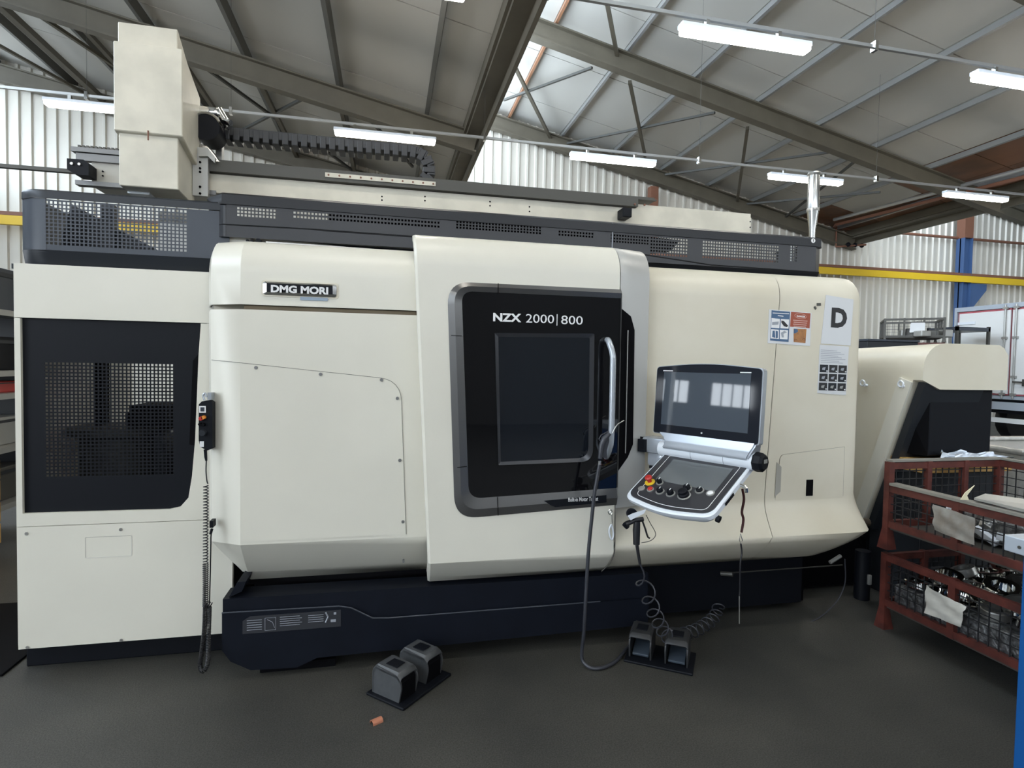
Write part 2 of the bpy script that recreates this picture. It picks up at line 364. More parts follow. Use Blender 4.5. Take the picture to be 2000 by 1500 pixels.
for a, c, w_ in [((2.48, 11.59, 7.78), (4.19, 14.46, 7.41), .07), ((3.44, 8.91, 7.57), (4.16, 10.16, 7.42), .07), ((4.69, 10.77, 7.3), (6.34, 13.49, 6.94), .07), ((7.42, 10.84, 6.71), (9.52, 14.28, 6.25), .07),
                 ((2.6, 13.13, 7.75), (3.89, 10.78, 7.48), .05), ((4.36, 14.42, 7.37), (6.58, 10.74, 6.89), .05), ((7.22, 14.09, 6.75), (9.28, 10.66, 6.31), .05), ((9.74, 14.26, 6.21), (11.4, 11.4, 5.85), .05),
                 ((11.0, 14.15, 5.93), (9.93, 10.64, 6.16), .05), ((-6.13, 10.4, 7.23), (-6.12, 14.4, 7.23), .12), ((-5.73, 10.4, 7.15), (-4.4, 13.4, 6.9), .06), ((-8.2, 11.2, 7.7), (-6.4, 14.3, 7.3), .06), ((-4.9, 10.4, 6.97), (-4.88, 12.9, 6.97), .08),
                 ((-3.3, 10.4, 6.62), (-2.16, 12.2, 6.38), .05), ((-2.21, 10.4, 6.41), (-2.1, 14.6, 6.38), .08), ((-3.1, 13.43, 6.59), (-1.36, 10.56, 6.23), .05), ((-3.46, 10.4, 6.67), (-3.47, 14.4, 6.67), .08),
                 ((-0.85, 10.4, 6.12), (-0.79, 14.4, 6.1), .07), ((-0.54, 10.4, 6.06), (0.5, 12.6, 5.85), .05), ((-1.5, 13.0, 6.26), (-0.7, 14.3, 6.1), .05)]:
    brace(a, c, w_)
# vertical north-light glazing
for n_, (X, z0, z1) in enumerate(((-10.97, 6.25, 8.7), (1.73, 6.3, 8.5), (14.32, 6.2, 8.45))):
    b = B()
    for k in range(25): box(b, X-0.03, RYR+k*1.0, z0, X+0.03, RYR+k*1.0+0.05, z1)
    box(b, X-0.04, RYR, z0-0.1, X+0.04, WY, z0); box(b, X-0.04, RYR, z1, X+0.04, WY, z1+0.1)
    f = struct(obj('window_%d' % (n_+9), b, GALV))
    for k in range(24):
        bb = B(); box(bb, X-0.01, RYR+k*1.0+0.05, z0, X+0.01, RYR+k*1.0+1.0, z1); obj('pane', bb, SKYP, f)
# ------------------------------------------------------------------ roof lights and their trunking
def make_lamp(label, loc, group):
    t = thing('batten_light', label, 'ceiling light', loc, 0, group)
    b = B(); box(b, -0.75, -0.055, 0.0, 0.75, 0.055, 0.05, 0.01); obj('housing', b, WHITEP, t)
    b = B(); box(b, -0.735, -0.06, -0.055, 0.735, 0.06, 0.0, 0.02, seg=3); obj('diffuser', b, TUBE, t)
    for x in (-0.45, 0.38): b = B(); box(b, x-0.02, -0.02, 0.05, x+0.02, 0.02, 0.12); obj('clip', b, CHROME, t)
    return t
rows = {8.85: [(-3.75, 'lit tube light half hidden behind the tall cream gantry cover'), (-0.05, 'lit tube light above the black cable chain'),
               (3.6, 'lit tube light right of the roof valley, over the gantry rail'), (7.26, 'lit tube light behind the chrome exhaust duct'),
               (11.05, 'lit tube light above the brown pipe, rightmost of the far row'), (14.7, 'lit tube light beyond the brown pipe towards the right wall')],
        5.3: [(-3.75, 'lit tube light of the near row over the left machine cabinet'), (-0.07, 'lit tube light of the near row above the machine, at the top frame edge'),
              (3.58, 'large lit tube light at top right hanging below the steel purlins'), (7.26, 'lit tube light cut by the right edge of the picture'), (10.9, 'lit tube light of the near row, far right outside the view')],
        1.75: [(-3.75, 'tube light overhead left of the operator aisle'), (-0.07, 'tube light straight above the operator aisle'), (3.58, 'tube light above the red wire bins'), (7.26, 'tube light right of the red wire bins')],
        -1.8: [(-3.75, 'tube light behind the viewer on the left'), (-0.07, 'tube light behind the viewer in the middle'), (3.58, 'tube light behind the viewer on the right')]}
lamp0 = None
for Y, ls in rows.items():
    g = {8.85: 'tube lights of the far row', 5.3: 'tube lights of the near row'}.get(Y, 'tube lights of the rows over the aisle')
    for X, lb in ls:
        if lamp0 is None: lamp0 = make_lamp(lb, (X, Y, 5.0), g)
        else:
            c_ = copy_tree(lamp0); c_.location = (X, Y, 5.0); c_['label'] = lb; c_['group'] = g
for Y, lb in ((8.85, 'thin grey trunking rail carrying the far row of tube lights'), (5.3, 'thin grey trunking rail carrying the near row of tube lights')):
    t = thing('lighting_trunking', lb, 'light rail', (0, Y, 5.13))
    b = B(); bar(b, (-12.5, 0, 0), (17, 0, 0), 0.035, 0.035); obj('rail', b, GALV, t)
    for X in (-11, -7.2, -4.0, -2.2, 1.45, 5.15, 8.75, 12.9):
        b = B(); box(b, X-0.02, -0.035, -0.05, X+0.02, 0.035, 0.05); cl = obj('hanger', b, CHROME, t)
        zt = roofz(X)-5.2; b = B(); cyl(b, (X, 0, 0.04), (X, 0, zt), 0.002, n=5); obj('wire', b, DKST, cl)
# ------------------------------------------------------------------ back wall fittings
t = thing('crane_rail', 'yellow overhead crane runway beam with brown cap along back wall', 'crane rail', (0, 14.85, 4.53))
b = B(); bar(b, (-12.9, 0, 0.09), (26.5, 0, 0.09), 0.12, 0.2); obj('beam', b, YELR, t)
b = B(); bar(b, (-12.9, 0, 0.24), (26.5, 0, 0.24), 0.08, 0.08); obj('rail', b, RUST, t)
t = thing('steel_column', 'blue steel wall column with haunch, brown above', 'column', (18.3, 14.95, 0))
b = B(); box(b, -0.17, -0.02, 0, 0.17, 0.02, 5.95); box(b, -0.17, -0.14, 0, -0.15, 0.14, 5.95); box(b, 0.15, -0.14, 0, 0.17, 0.14, 5.95); obj('shaft', b, BLUEC, t)
b = B(); box(b, -0.17, -0.14, 5.95, 0.17, 0.14, 7.0); obj('top_section', b, RUST, t)
b = B(); prism(b, [(0.17, -0.1, 4.5), (0.85, -0.1, 4.5), (0.85, -0.1, 4.3), (0.17, -0.1, 3.55)], (0, 0.2, 0)); obj('haunch', b, BLUEC, t)
t = thing('steel_post', 'brown steel post on back wall behind the gantry rail', 'column', (7.32, 15.0, 0))
b = B(); box(b, -0.12, -0.1, 0, 0.12, 0.1, 6.7, 0.01); obj('shaft', b, RUST, t)
t = thing('overhead_pipe', 'brown pipe pair running under roof valley then along back wall', 'pipe', (0, 0, 0))
b = B(); tube(b, [(13.15, 2.0, 5.45), (13.15, 14.7, 5.98), (13.4, 15.05, 6.0), (26, 15.05, 5.95)], 0.045, 8); obj('pipe', b, RUST, t, 40)
b = B(); tube(b, [(13.0, 2.0, 5.58), (13.0, 14.6, 6.1)], 0.05, 8); obj('galvanised_pipe', b, GALV, t, 40)
t = thing('valve_manifold', 'small pipe drop with three black valves on back wall', 'valves', (13.45, 15.0, 5.4))
b = B(); tube(b, [(0, 0, 0.55), (0, 0, 0.0), (0.9, -0.2, 0.08)], 0.03, 6); obj('pipe', b, RUST, t, 40)
for k in range(3): b = B(); bmesh.ops.create_uvsphere(b, u_segments=8, v_segments=6, radius=0.07, matrix=Matrix.Translation((0.35+0.25*k, -0.1, 0.07))); obj('valve', b, BLACK, t, 40)
t = thing('suspended_heater_frame', 'dark steel suspension frame hanging at right under the roof', 'frame', (19.6, 13.2, 5.9))
b = B(); bar(b, (-1.0, 0, 0.1), (3.0, 0, 0.35), 0.12, 0.12); bar(b, (0.2, 0, 0.2), (-0.3, 0, 1.0), 0.05); bar(b, (0.2, 0, 0.2), (0.7, 0, 1.0), 0.05); obj('strut', b, GREYD, t)
b = B(); box(b, -1.2, -0.1, -0.1, 3.0, 0.1, -0.05); obj('tray', b, GALV, t)
# ------------------------------------------------------------------ truck backed in on the right
t = thing('box_truck', 'white box truck body seen from its rear doors, red seals, grey lock rods', 'truck', (13.25, 8.45, 0))
b = B(); box(b, 0.06, 0, 1.05, 6.5, 2.5, 3.12); obj('box_body', b, mat('truck_white', (0.72, 0.74, 0.74), 0.4), t)
TW = mat('truck_door_white', (0.78, 0.79, 0.78), 0.35); SEAL = mat('red_seal', (0.42, 0.10, 0.12), 0.5); LG = mat('light_blue_grey', (0.42, 0.47, 0.53), 0.4)
for k, (ya, yb) in enumerate(((1.27, 2.44), (0.06, 1.23))):
    bb = B(); box(bb, 0.0, ya, 1.12, 0.05, yb, 3.02); obj('door_seal', bb, SEAL, t)
    bb = B(); box(bb, -0.02, ya+(0.0 if k == 0 else 0.035), 1.15, 0.0, yb-(0.035 if k == 0 else 0.0), 2.98); dr = obj('door', bb, TW, t)
    for yy in ((ya+0.09, ) if k == 0 else (yb-0.09,)):
        bb = B(); cyl(bb, (-0.05, yy, 1.05), (-0.05, yy, 3.1), 0.02, n=8); [box(bb, -0.07, yy-0.05, z, -0.02, yy+0.05, z+0.05) for z in (1.5, 2.35, 3.0, 1.12)]; obj('lock_rod', bb, ALU, dr)
    for z in (2.72, 1.45):
        bb = B(); y_ = yb-0.02 if k == 0 else ya+0.02; s_ = -1 if k == 0 else 1
        box(bb, -0.045, min(y_, y_+s_*0.4), z, -0.02, max(y_, y_+s_*0.4), z+0.06); obj('hinge', bb, WHITEP, dr)
    if k: bb = B(); bar(bb, (-0.08, yb-0.1, 1.42), (-0.08, yb-0.75, 1.40), 0.03); box(bb, -0.1, yb-0.4, 1.33, -0.05, yb-0.3, 1.48); obj('lock_handle', bb, DKST, dr)
b = B(); box(b, -0.03, 0, 3.03, 0.1, 2.52, 3.13); box(b, -0.03, 2.46, 1.05, 0.1, 2.52, 3.03); box(b, -0.03, -0.03, 1.05, 0.1, 0.03, 3.03); box(b, -0.03, 0, 1.03, 0.1, 2.5, 1.1); obj('frame', b, LG, t)
b = B(); box(b, 0.05, 0.05, 0.72, 6.3, 2.4, 1.02); obj('chassis', b, BLACK, t)
b = B(); box(b, -0.06, 0.0, 0.80, 0.04, 2.45, 0.97); obj('bumper', b, LG, t)
b = B(); box(b, -0.1, 0.0, 0.52, 0.0, 2.45, 0.62); obj('tail_bar', b, TW, t)
for yy in (0.4, 2.1):
    for xx in (1.4, 5.2):
        b = B(); lathe(b, [(0.2, -0.13), (0.46, -0.13), (0.5, -0.08), (0.5, 0.08), (0.46, 0.13), (0.2, 0.13)], 20, Matrix.Translation((xx, yy, 0.5)) @ Matrix.Rotation(PI/2, 4, 'X')); obj('wheel', b, RUBBER, t, 40)
# ------------------------------------------------------------------ crates and stock far behind on the right
def stillage(label, loc, rz, L, W, H, z0, mt, group=None, leg=0.1, mesh=0.05, drop=None, name='wire_bin', near=True):
    """origin at one bottom corner, long side along +y (L), width +x (W). drop: height of the low side at x=0"""
    t = thing(name, label, 'wire bin', loc, rz, group); r = 0.038
    for x in (0, W):
        for y in (0, L):
            bb = B(); bar(bb, (x, y, leg*0.3), (x, y, H), r); p = obj('post', bb, mt, t)
            bb = B(); lathe(bb, [(0.028, leg*0.9), (0.05, 0.005), (0.052, 0.0)], 4, Matrix.Translation((x, y, 0)) @ Matrix.Rotation(PI/4, 4, 'Z')); obj('foot', bb, mt, p)
    side = drop if drop else H
    def panel(a, c, zt):
        a = Vector(a); c = Vector(c)
        for z in (z0+0.025, zt-0.025):
            bb = B(); bar(bb, a+Vector((0, 0, z)), c+Vector((0, 0, z)), 0.03, 0.04); obj('rail', bb, mt, t)
        n = 2 if (c-a).length > 0.6 else 1
        for k in range(1, n+1):
            q = a.lerp(c, k/(n+1)); bb = B(); bar(bb, q+Vector((0, 0, z0)), q+Vector((0, 0, zt)), 0.032, 0.04); obj('stile', bb, mt, t)
        bb = B(); N = int((c-a).length/mesh)
        for k in range(1, N):
            q = a.lerp(c, k/N); bar(bb, q+Vector((0, 0, z0+0.03)), q+Vector((0, 0, zt-0.03)), 0.005)
        z = z0+0.05+mesh
        while z < zt-0.05: bar(bb, a+Vector((0, 0, z)), c+Vector((0, 0, z)), 0.005); z += mesh
        o = obj('wire_mesh', bb, WIRE, t); o['kind'] = 'stuff'
    panel((0, 0, 0), (0, L, 0), side); panel((W, 0, 0), (W, L, 0), H); panel((0, L, 0), (W, L, 0), H); panel((0, 0, 0), (W, 0, 0), H)
    bb = B(); box(bb, 0, 0, z0-0.01, W, L, z0+0.005); obj('tray', bb, DKST, t)
    return t
stillage('dark wire bin, topmost of the stack behind the conveyor hood', (10.15, 9.9, 2.2), -0.72, 1.0, 1.0, 0.5, 0.1, DKST, mesh=0.12)
stillage('red wire bin under the dark one behind the conveyor hood', (10.15, 9.9, 1.2), -0.72, 1.0, 1.0, 1.0, 0.12, REDM, mesh=0.12)
stillage('lowest wire bin of the stack behind the conveyor hood', (10.15, 9.9, 0.0), -0.72, 1.0, 1.0, 1.2, 0.12, DKST, mesh=0.12)
t = thing('scrap_metal_load', 'pile of dark metal parts inside the topmost dark wire bin', 'metal parts', (10.55, 9.65, 2.31))
for k in range(9):
    b = B(); box(b, -0.12, -0.1, 0, 0.12, 0.1, 0.12+0.02*(k % 4), 0.02, Matrix.Translation((0.27*(k % 3)+0.05, 0.2*(k//3)-0.2, 0)) @ Matrix.Rotation(k*0.7, 4, 'Z')); obj('part', b, DKST if k % 2 else ALU, t)
for (fx, fy, z_, w_, h_, rz_, lb) in ((10.15+.752*.55, 9.9-.659*.55, 2.5, 0.26, 0.2, -0.72, 'white paper tag on the topmost dark wire bin'), (10.15+.752*.3, 9.9-.659*.3, 2.08, 0.12, 0.17, -0.72, 'white label left of the red wire bin behind hood'), (10.9+.659*.45, 9.24+.752*.45, 2.07, 0.22, 0.16, 0.85, 'white label on the red wire bin behind hood')):
    b = B(); prism(b, [(p.x, -0.03, p.y) for p in rpoly([(-w_/2, -h_/2), (w_/2, -h_/2+0.01), (w_/2, h_/2), (-w_/2+0.02, h_/2)], 0.02, 3)], (0, 0.006, 0)); o = tag(obj('paper_tag', b, PAPER, None, None, (fx, fy, z_)), lb, 'tag'); o.rotation_euler = (0, 0, rz_)
t = thing('dark_cabinet', 'dark grey cabinet top between machine and stacked wire bins', 'cabinet', (8.75, 8.9, 0))
b = B(); box(b, 0, 0, 0, 1.15, 0.7, 2.16, 0.01); obj('body', b, GREYD, t); b = B(); box(b, -0.02, -0.02, 2.16, 1.17, 0.72, 2.2, 0.005); obj('lid', b, GREYP, t)
t = thing('grey_rack', 'grey steel rack end between wire bins and white truck', 'rack', (11.9, 9.8, 0))
for z in (0.5, 1.3, 2.1, 2.5): b = B(); box(b, 0, 0, z, 0.9, 0.7, z+0.08); obj('shelf', b, GREYP, t)
for x in (0, 0.85):
    for y in (0, 0.65): b = B(); box(b, x, y, 0, x+0.05, y+0.05, 2.6); obj('post', b, DKST, t)
# steel tub behind bins at right
t = thing('steel_tub', 'bright steel tub with rolled rim right of conveyor chute', 'tub', (5.5, 3.9, 0))
b = B(); tube(b, [(0, 0, 0.9), (1.4, -0.2, 0.9), (1.6, 0.8, 0.9), (0.1, 0.9, 0.9)], 0.03, 8, closed=True); obj('rim', b, STEEL, t, 40)
b = B(); prism(b, [(0.02, 0.02, 0.25), (1.38, -0.18, 0.25), (1.56, 0.78, 0.25), (0.12, 0.88, 0.25)], (0, 0, 0.63)); obj('body', b, STEEL, t)
for x in (0.1, 1.35): b = B(); box(b, x, 0.05, 0, x+0.06, 0.7, 0.25); obj('leg', b, DKST, t)
# ------------------------------------------------------------------ left edge: rack and wooden crate
t = thing('storage_rack', 'grey steel rack with boxes at the far left edge', 'rack', (-4.6, 5.6, 0))
for z in (0.25, 0.75, 1.22, 1.42, 1.95): b = B(); box(b, 0, 0, z, 1.35, 0.7, z+0.05); obj('shelf', b, ALU, t)
for x in (0, 1.3):
    for y in (0, 0.65): b = B(); box(b, x, y, 0, x+0.05, y+0.05, 2.4); obj('post', b, DKST, t)
for k, (z, h, mt_, lb) in enumerate(((2.0, 0.38, GREYP, 'dark grey box on top shelf of left rack'), (1.47, 0.3, BLACK, 'black box on second shelf of left rack'), (1.27, 0.1, RED, 'low red box on middle shelf of left rack'), (0.8, 0.25, ALU, 'pale metal box on lower shelf of left rack'), (0.3, 0.3, DKST, 'dark box on bottom shelf of left rack'))):
    q = thing('storage_box', lb, 'box', (-4.45, 5.65, z)); b = B(); box(b, 0, 0, 0, 1.1, 0.55, h, 0.01); obj('body', b, mt_, q)
    b = B(); box(b, -0.01, -0.01, h*0.8, 1.11, 0.56, h*0.9); obj('rim', b, GREYD, q)
b = B(); box(b, 0, 0.66, 0.2, 1.35, 0.69, 2.35); obj('back_sheet', b, GREYD, t)
b = B(); box(b, -2.5, 3.25, 0.0, -1.86, 4.2, 0.012, 0.003); tag(obj('rubber_mat', b, BLACKM), 'black rubber mat on the floor left of the white cabinet', 'mat')
t = thing('wooden_crate', 'pine plank crate at left edge beside the white cabinet', 'crate', (-4.6, 3.7, 0))
for k in range(4):
    b = B(); box(b, 1.6, 0, 0.12+k*0.17, 1.63, 1.5, 0.275+k*0.17, 0.004); obj('plank', b, WOOD, t)
    b = B(); box(b, 0, 0, 0.12+k*0.17, 1.6, 0.03, 0.275+k*0.17, 0.004); obj('plank', b, WOOD, t)
for x in (0.1, 0.8, 1.5): b = B(); box(b, x, 0, 0, x+0.1, 1.5, 0.11); obj('bearer', b, WOOD, t)
b = B(); box(b, 0, 0.03, 0.12, 1.6, 1.5, 0.7); obj('contents', b, DKST, t)

# ------------------------------------------------------------------ the turning machine
MC = thing('turning_machine', 'large cream turning machine with black window door, centre of the hall', 'lathe', (0, 0, 0))
b = B(); box(b, -0.78, 3.24, 0.62, 2.90, 4.9, 2.16); obj('body', b, BODY, MC)
b = B(); box(b, -0.74, 3.22, 0.40, 2.80, 4.8, 0.62); obj('undercut_filler', b, BLACKM, MC)  # black filler box, the dark of the undercut is put into its colour
# profile of the fairings (offset y from front plane, z)
def fair_prof(y, zt, zc, zb, n=7, flare=False, tk=0.19):
    """front profile from top back over the curved shoulder to the turned-under skirt"""
    p = [(y+0.20, zt), (y+0.15, zt)]
    for k in range(1, n+1):
        a = k/n*PI/2; p.append((y+0.15-0.15*math.sin(a), zt-0.17+0.17*math.cos(a)))
    if flare:
        p += [(y, 0.82), (y-0.006, 0.78), (y-0.022, 0.735), (y-0.05, 0.685), (y-0.10, zc)]
        for k in range(1, 6): a = k/5; p.append((y-0.10+0.14*a+0.07*a*a, zc-(zc-zb)*a**0.95))
    else:
        p += [(y, zc)]
        for k in range(1, 5): a = k/4; p.append((y+tk*a+0.03*a*a, zc-(zc-zb)*a))
    p.append((p[-1][0]+0.14, zb))
    return p
def panel(name, stations, zsplit=None, keep=None, mt=CREAM, th=None, sm=35):
    """stations: list of (x, profile) ; x may be a function of z"""
    bm = B(); secs = []
    for xf, pr in stations:
        s = [Vector(((xf(z) if callable(xf) else xf), y, z)) for y, z in pr]
        secs.append(s)
    loft(bm, secs, caps=False, closed=False)
    return bm
def clipz(pr, zlo, zhi):
    """cut a profile (ordered from high to low z) to a z band"""
    out = []
    for i in range(len(pr)-1):
        (ya, za), (yb, zb) = pr[i], pr[i+1]
        if za >= zlo-1e-9 and za <= zhi+1e-9: out.append((ya, za))
        for zc in (zhi, zlo):
            if (za > zc > zb): f = (za-zc)/(za-zb); out.append((ya+(yb-ya)*f, zc))
    if pr[-1][1] >= zlo: out.append(pr[-1])
    return out
YL, YD, YR = 3.0, 2.9, 3.0
PL = fair_prof(YL, 2.2, 0.685, 0.432)
XD0 = lambda z: 0.135+(2.16-z)*0.055      # slanted left edge of the sliding door
def left_st(pr):
    sh = lambda pr, dy: [(y+dy, z) for y, z in pr]
    def tap(x_top, x_bot): return lambda z: x_top if z > 0.69 else x_top+(0.69-z)/0.258*(x_bot-x_top)
    return [(tap(-0.905, -0.78), sh(pr, 0.24)), (tap(-0.853, -0.74), sh(pr, 0.085)), (tap(-0.70, -0.70), pr), (lambda z: XD0(z)+0.12, pr)]
zg = 1.86
bm = panel('', left_st(clipz(PL, zg+0.012, 3))); o = solid(obj('upper_panel', bm, CREAM, MC, 16), 0.012)
bm = panel('', left_st(clipz(PL, 0.0, zg-0.012))); o = solid(obj('lower_panel', bm, CREAM, MC, 16), 0.012)
b = B(); box(b, -0.69, YL+0.012, zg-0.05, 0.3, YL+0.05, zg+0.05); obj('gap_strip', b, mat('brown_metal', (0.14, 0.11, 0.07), 0.4, metal=0.6), MC)
b = B(); box(b, -0.85, YL+0.1, zg-0.03, -0.69, YL+0.12, zg+0.03); obj('gap_strip', b, CREAM2, MC)
# access cover with screws on the lower panel
pts = [P2(419, 703, YL), P2(750, 738, YL), P2(784, 775, YL), P2(793, 1048, YL)]
a0, a1, a2, a3 = [Vector(p) for p in pts]
out = [(-0.70, a0.y-(a0.x+0.70)*(a0.y-a1.y)/(a0.x-a1.x) if False else a0.y+(-0.70-a0.x)*(a1.y-a0.y)/(a1.x-a0.x))]
out = rpoly([(out[0][0], out[0][1]), (a1.x+0.085, a1.y-0.01), (a3.x, 0.70), (-0.70, 0.70)], [0, 0.11, 0, 0], 6)
b = B(); prism(b, [(p.x, YL-0.0085, p.y) for p in out], (0, 0.004, 0)); ac = obj('access_cover', b, CREAM, MC)
SEAM = mat('seam_shadow', (0.20, 0.195, 0.17), 0.7)
b = B(); tube(b, [(-0.853, YL+0.077, a0.y), (-0.70, YL-0.0085, out[0].y)]+[(p.x, YL-0.0085, p.y) for p in out[1:-1]], 0.0014, 5, cap=False); obj('cover_seam', b, SEAM, ac)
SCR = mat('screw_grey', (0.22, 0.22, 0.22), 0.4, metal=0.5)
for px, py, dy in [(500, 718, -.01), (626, 731, -.01), (745, 742, -.01), (776, 778, -.01), (781, 899, -.01), (787, 1019, -.01), (450, 776, .035), (450, 906, .035), (450, 1034, .035)]:
    p = at(px, py, YL+dy); b = B(); cyl(b, (p.x, p.y+0.004, p.z), (p.x, p.y-0.003, p.z), 0.0085, n=10); obj('screw', b, SCR, ac)
p = at(788, 1096, YL+0.05); b = B(); cyl(b, (p.x, p.y+0.02, p.z), (p.x, p.y-0.01, p.z), 0.006, n=8); obj('screw', b, SCR, MC)
# maker's badge
x0, z1 = P2(513, 549, YL-0.02); x1, z0 = P2(657, 582, YL-0.02); z0 += 0.004
b = B(); rr = rpoly([(x0-.008, z0-.008), (x1+.008, z0-.008), (x1+.008, z1+.008), (x0-.008, z1+.008)], 0.015, 3)
prism(b, [(p.x, YL-0.009, p.y) for p in rr], (0, 0.006, 0)); obj('badge_seat', b, CREAM2, MC)
rr = rpoly([(x0, z0), (x1, z0), (x1, z1), (x0, z1)], 0.012, 3); ri = rpoly([(x0+.018, z0+.012), (x1-.018, z0+.012), (x1-.018, z1-.008), (x0+.018, z1-.008)], 0.003, 3)
b = B(); ring(b, rr, ri, YL-0.014, YL-0.006, YL-0.022); bd = obj('badge', b, CHROME, MC)
b = B(); box(b, x0+.015, YL-0.02, z0+.010, x1-.015, YL-0.008, z1-.007); obj('badge_plate', b, BLACK, bd)
pa, pb = at(529, 571, YL-.021), at(641, 573.5, YL-.021); pc = at(529, 556, YL-.021)
text('lettering', 'DMG MORI', WHITE, bd, pa, 0.052, bold=0.0022, fit=(pb.x-pa.x, pc.z-pa.z))
p = at(586, 578, YL-.012); q = at(640, 588, YL-.012)
b = B(); box(b, p.x, YL-0.010, q.z, q.x, YL-0.006, z0-0.004); obj('sticker', b, mat('pale_blue_sticker', (0.3, 0.37, 0.45), 0.4), MC)
# sliding door
DR = B(); PD = fair_prof(YD, 2.265, 0.572, 0.425, 8, tk=0.12)
sh = lambda pr, dy: [(y+dy, z) for y, z in pr]
bm = panel('', [(lambda z: XD0(z)+0.004, sh(PD, 0.11)), (lambda z: XD0(z), sh(PD, 0.01)), (lambda z: XD0(z)+0.008, PD), (lambda z: 1.231, PD)])
DOOR = solid(obj('door', bm, CREAM, MC, 16), 0.014)
PC = clipz(PD, 0.82, 3); bm = panel('', [(lambda z: 1.236, sh(PC, 0.0)), (lambda z: 1.30, sh(PC, 0.012)), (lambda z: 1.425, sh(PC, 0.05)), (lambda z: 1.445, sh(PC, 0.09)), (lambda z: 1.45, sh(PC, 0.16))])
solid(obj('door_post_cover', bm, mat('satin_silver_cream', (0.47, 0.47, 0.45), 0.35, metal=0.2), MC, 40), 0.012)
# window moulding on the door: built in the door's own plane
yF = YD-0.008
def PP(lst, Y=YD): return [P2(px, py, Y) for px, py in lst]
o_out = rpoly(PP([(873, 550), (1212, 566), (1203, 985), (888, 1013)]), [0.12, 0.004, 0.004, 0.12], 8)
o_in = rpoly(PP([(901, 569), (1211, 583), (1203, 952), (915, 973)]), [0.06, 0.004, 0.004, 0.07], 8)
ri1 = [o.lerp(i, 0.45) for o, i in zip(o_out, o_in)]
b = B(); ring(b, o_out, ri1, yF-0.002, YD, yF-0.016); ring(b, ri1, o_in, yF-0.016, YD, yF-0.006); WF = obj('window_frame', b, FRAME, DOOR, 50)
b = B(); prism(b, [(p.x, YD-0.013, p.y) for p in o_in], (0, 0.008, 0)); obj('window_glass', b, GLASSB, DOOR)
for (xa, ya), (xb, yb) in (((881, 655), (902, 656)), ((893, 913), (912, 911)), ((972, 971), (973, 1007)), ((973, 553), (973, 573))):
    p = at(xa, ya, YD-0.024); q = at(xb, yb, YD-0.024); b = B(); bar(b, p, q, 0.003); obj('joint', b, BLACKM, DOOR)
i_out = rpoly(PP([(965, 651), (1158, 652), (1155, 900), (972, 907)]), [0.004, 0.01, 0.07, 0.004], 6)
i_in = rpoly(PP([(972, 658), (1150, 660), (1147, 893), (977, 901)]), [0.004, 0.01, 0.06, 0.004], 6)
b = B(); ring(b, i_out, i_in, YD-0.024, YD-0.012, YD-0.016); obj('viewing_pane_rim', b, mat('dark_rim', (0.05, 0.052, 0.058), 0.22, metal=0.4), DOOR, 50)
b = B(); prism(b, [(p.x, YD-0.015, p.y) for p in i_in], (0, 0.001, 0)); obj('viewing_pane', b, mat('viewing_glass', (0.008, 0.010, 0.014), 0.03, spec=0.7), DOOR)
def tfit(s_, pxa, pxb, py0, py1, Y, bold, par, nm='model_lettering', mt_=None):
    a_ = at(pxa, py0, Y); b_ = at(pxb, py0, Y); c_ = at(pxa, py1, Y)
    return text(nm, s_, mt_ or WHITE, par, a_, 0.07, bold=bold, fit=(b_.x-a_.x, c_.z-a_.z))
tfit('NZX', 963, 1018, 627.5, 611, YD-0.015, 0.0026, DOOR); tfit('2000', 1027, 1082, 630, 613, YD-0.015, 0, DOOR)
p = at(1087, 633, YD-0.014); b = B(); box(b, p.x, YD-0.016, p.z-0.008, p.x+0.004, YD-0.014, p.z+0.052); obj('divider_mark', b, WHITE, DOOR)
tfit('800', 1096, 1138, 633, 616, YD-0.015, 0, DOOR)
lp = PP([(1060, 976), (1181, 965), (1181, 979), (1082, 988), (1074, 985)]); b = B(); prism(b, [(x_, YD-0.0262, z_) for x_, z_ in lp], (0, 0.004, 0)); st = obj('sticker_strip', b, BLACK, DOOR)
tfit('Built-in Motor Turret', 1110, 1168, 980, 972, YD-0.0268, 0.0004, st, 'strip_lettering')
# black recess of the post cover beside the door
rp = PP([(1212, 603), (1232, 618), (1240, 645), (1237, 868), (1226, 893), (1204, 921)], YD+0.008)
b = B(); prism(b, [(x_, YD-0.008+max(0, (x_-1.236))*0.19, z_) for x_, z_ in rp], (0, 0.02, 0)); rc = obj('grip_recess', b, BLACKM, MC)
p = at(1226, 645, YD-0.004); q = at(1221, 885, YD-0.004); b = B(); bar(b, (p.x, YD-0.007, p.z), (q.x, YD-0.007, q.z), 0.004, 0.006); obj('trim_line', b, ALU, rc)
# door handle
hp = [at(1186, 664, YD-0.02), at(1189, 667, YD-0.06), at(1196, 690, YD-0.095), at(1197, 720, YD-0.10), at(1194, 850, YD-0.10), at(1190, 876, YD-0.09), at(1186, 888, YD-0.05), at(1184, 892, YD-0.02)]
b = B(); tube(b, spline(hp, 5), 0.0165, 10); obj('handle', b, SILVER, DOOR, 60)
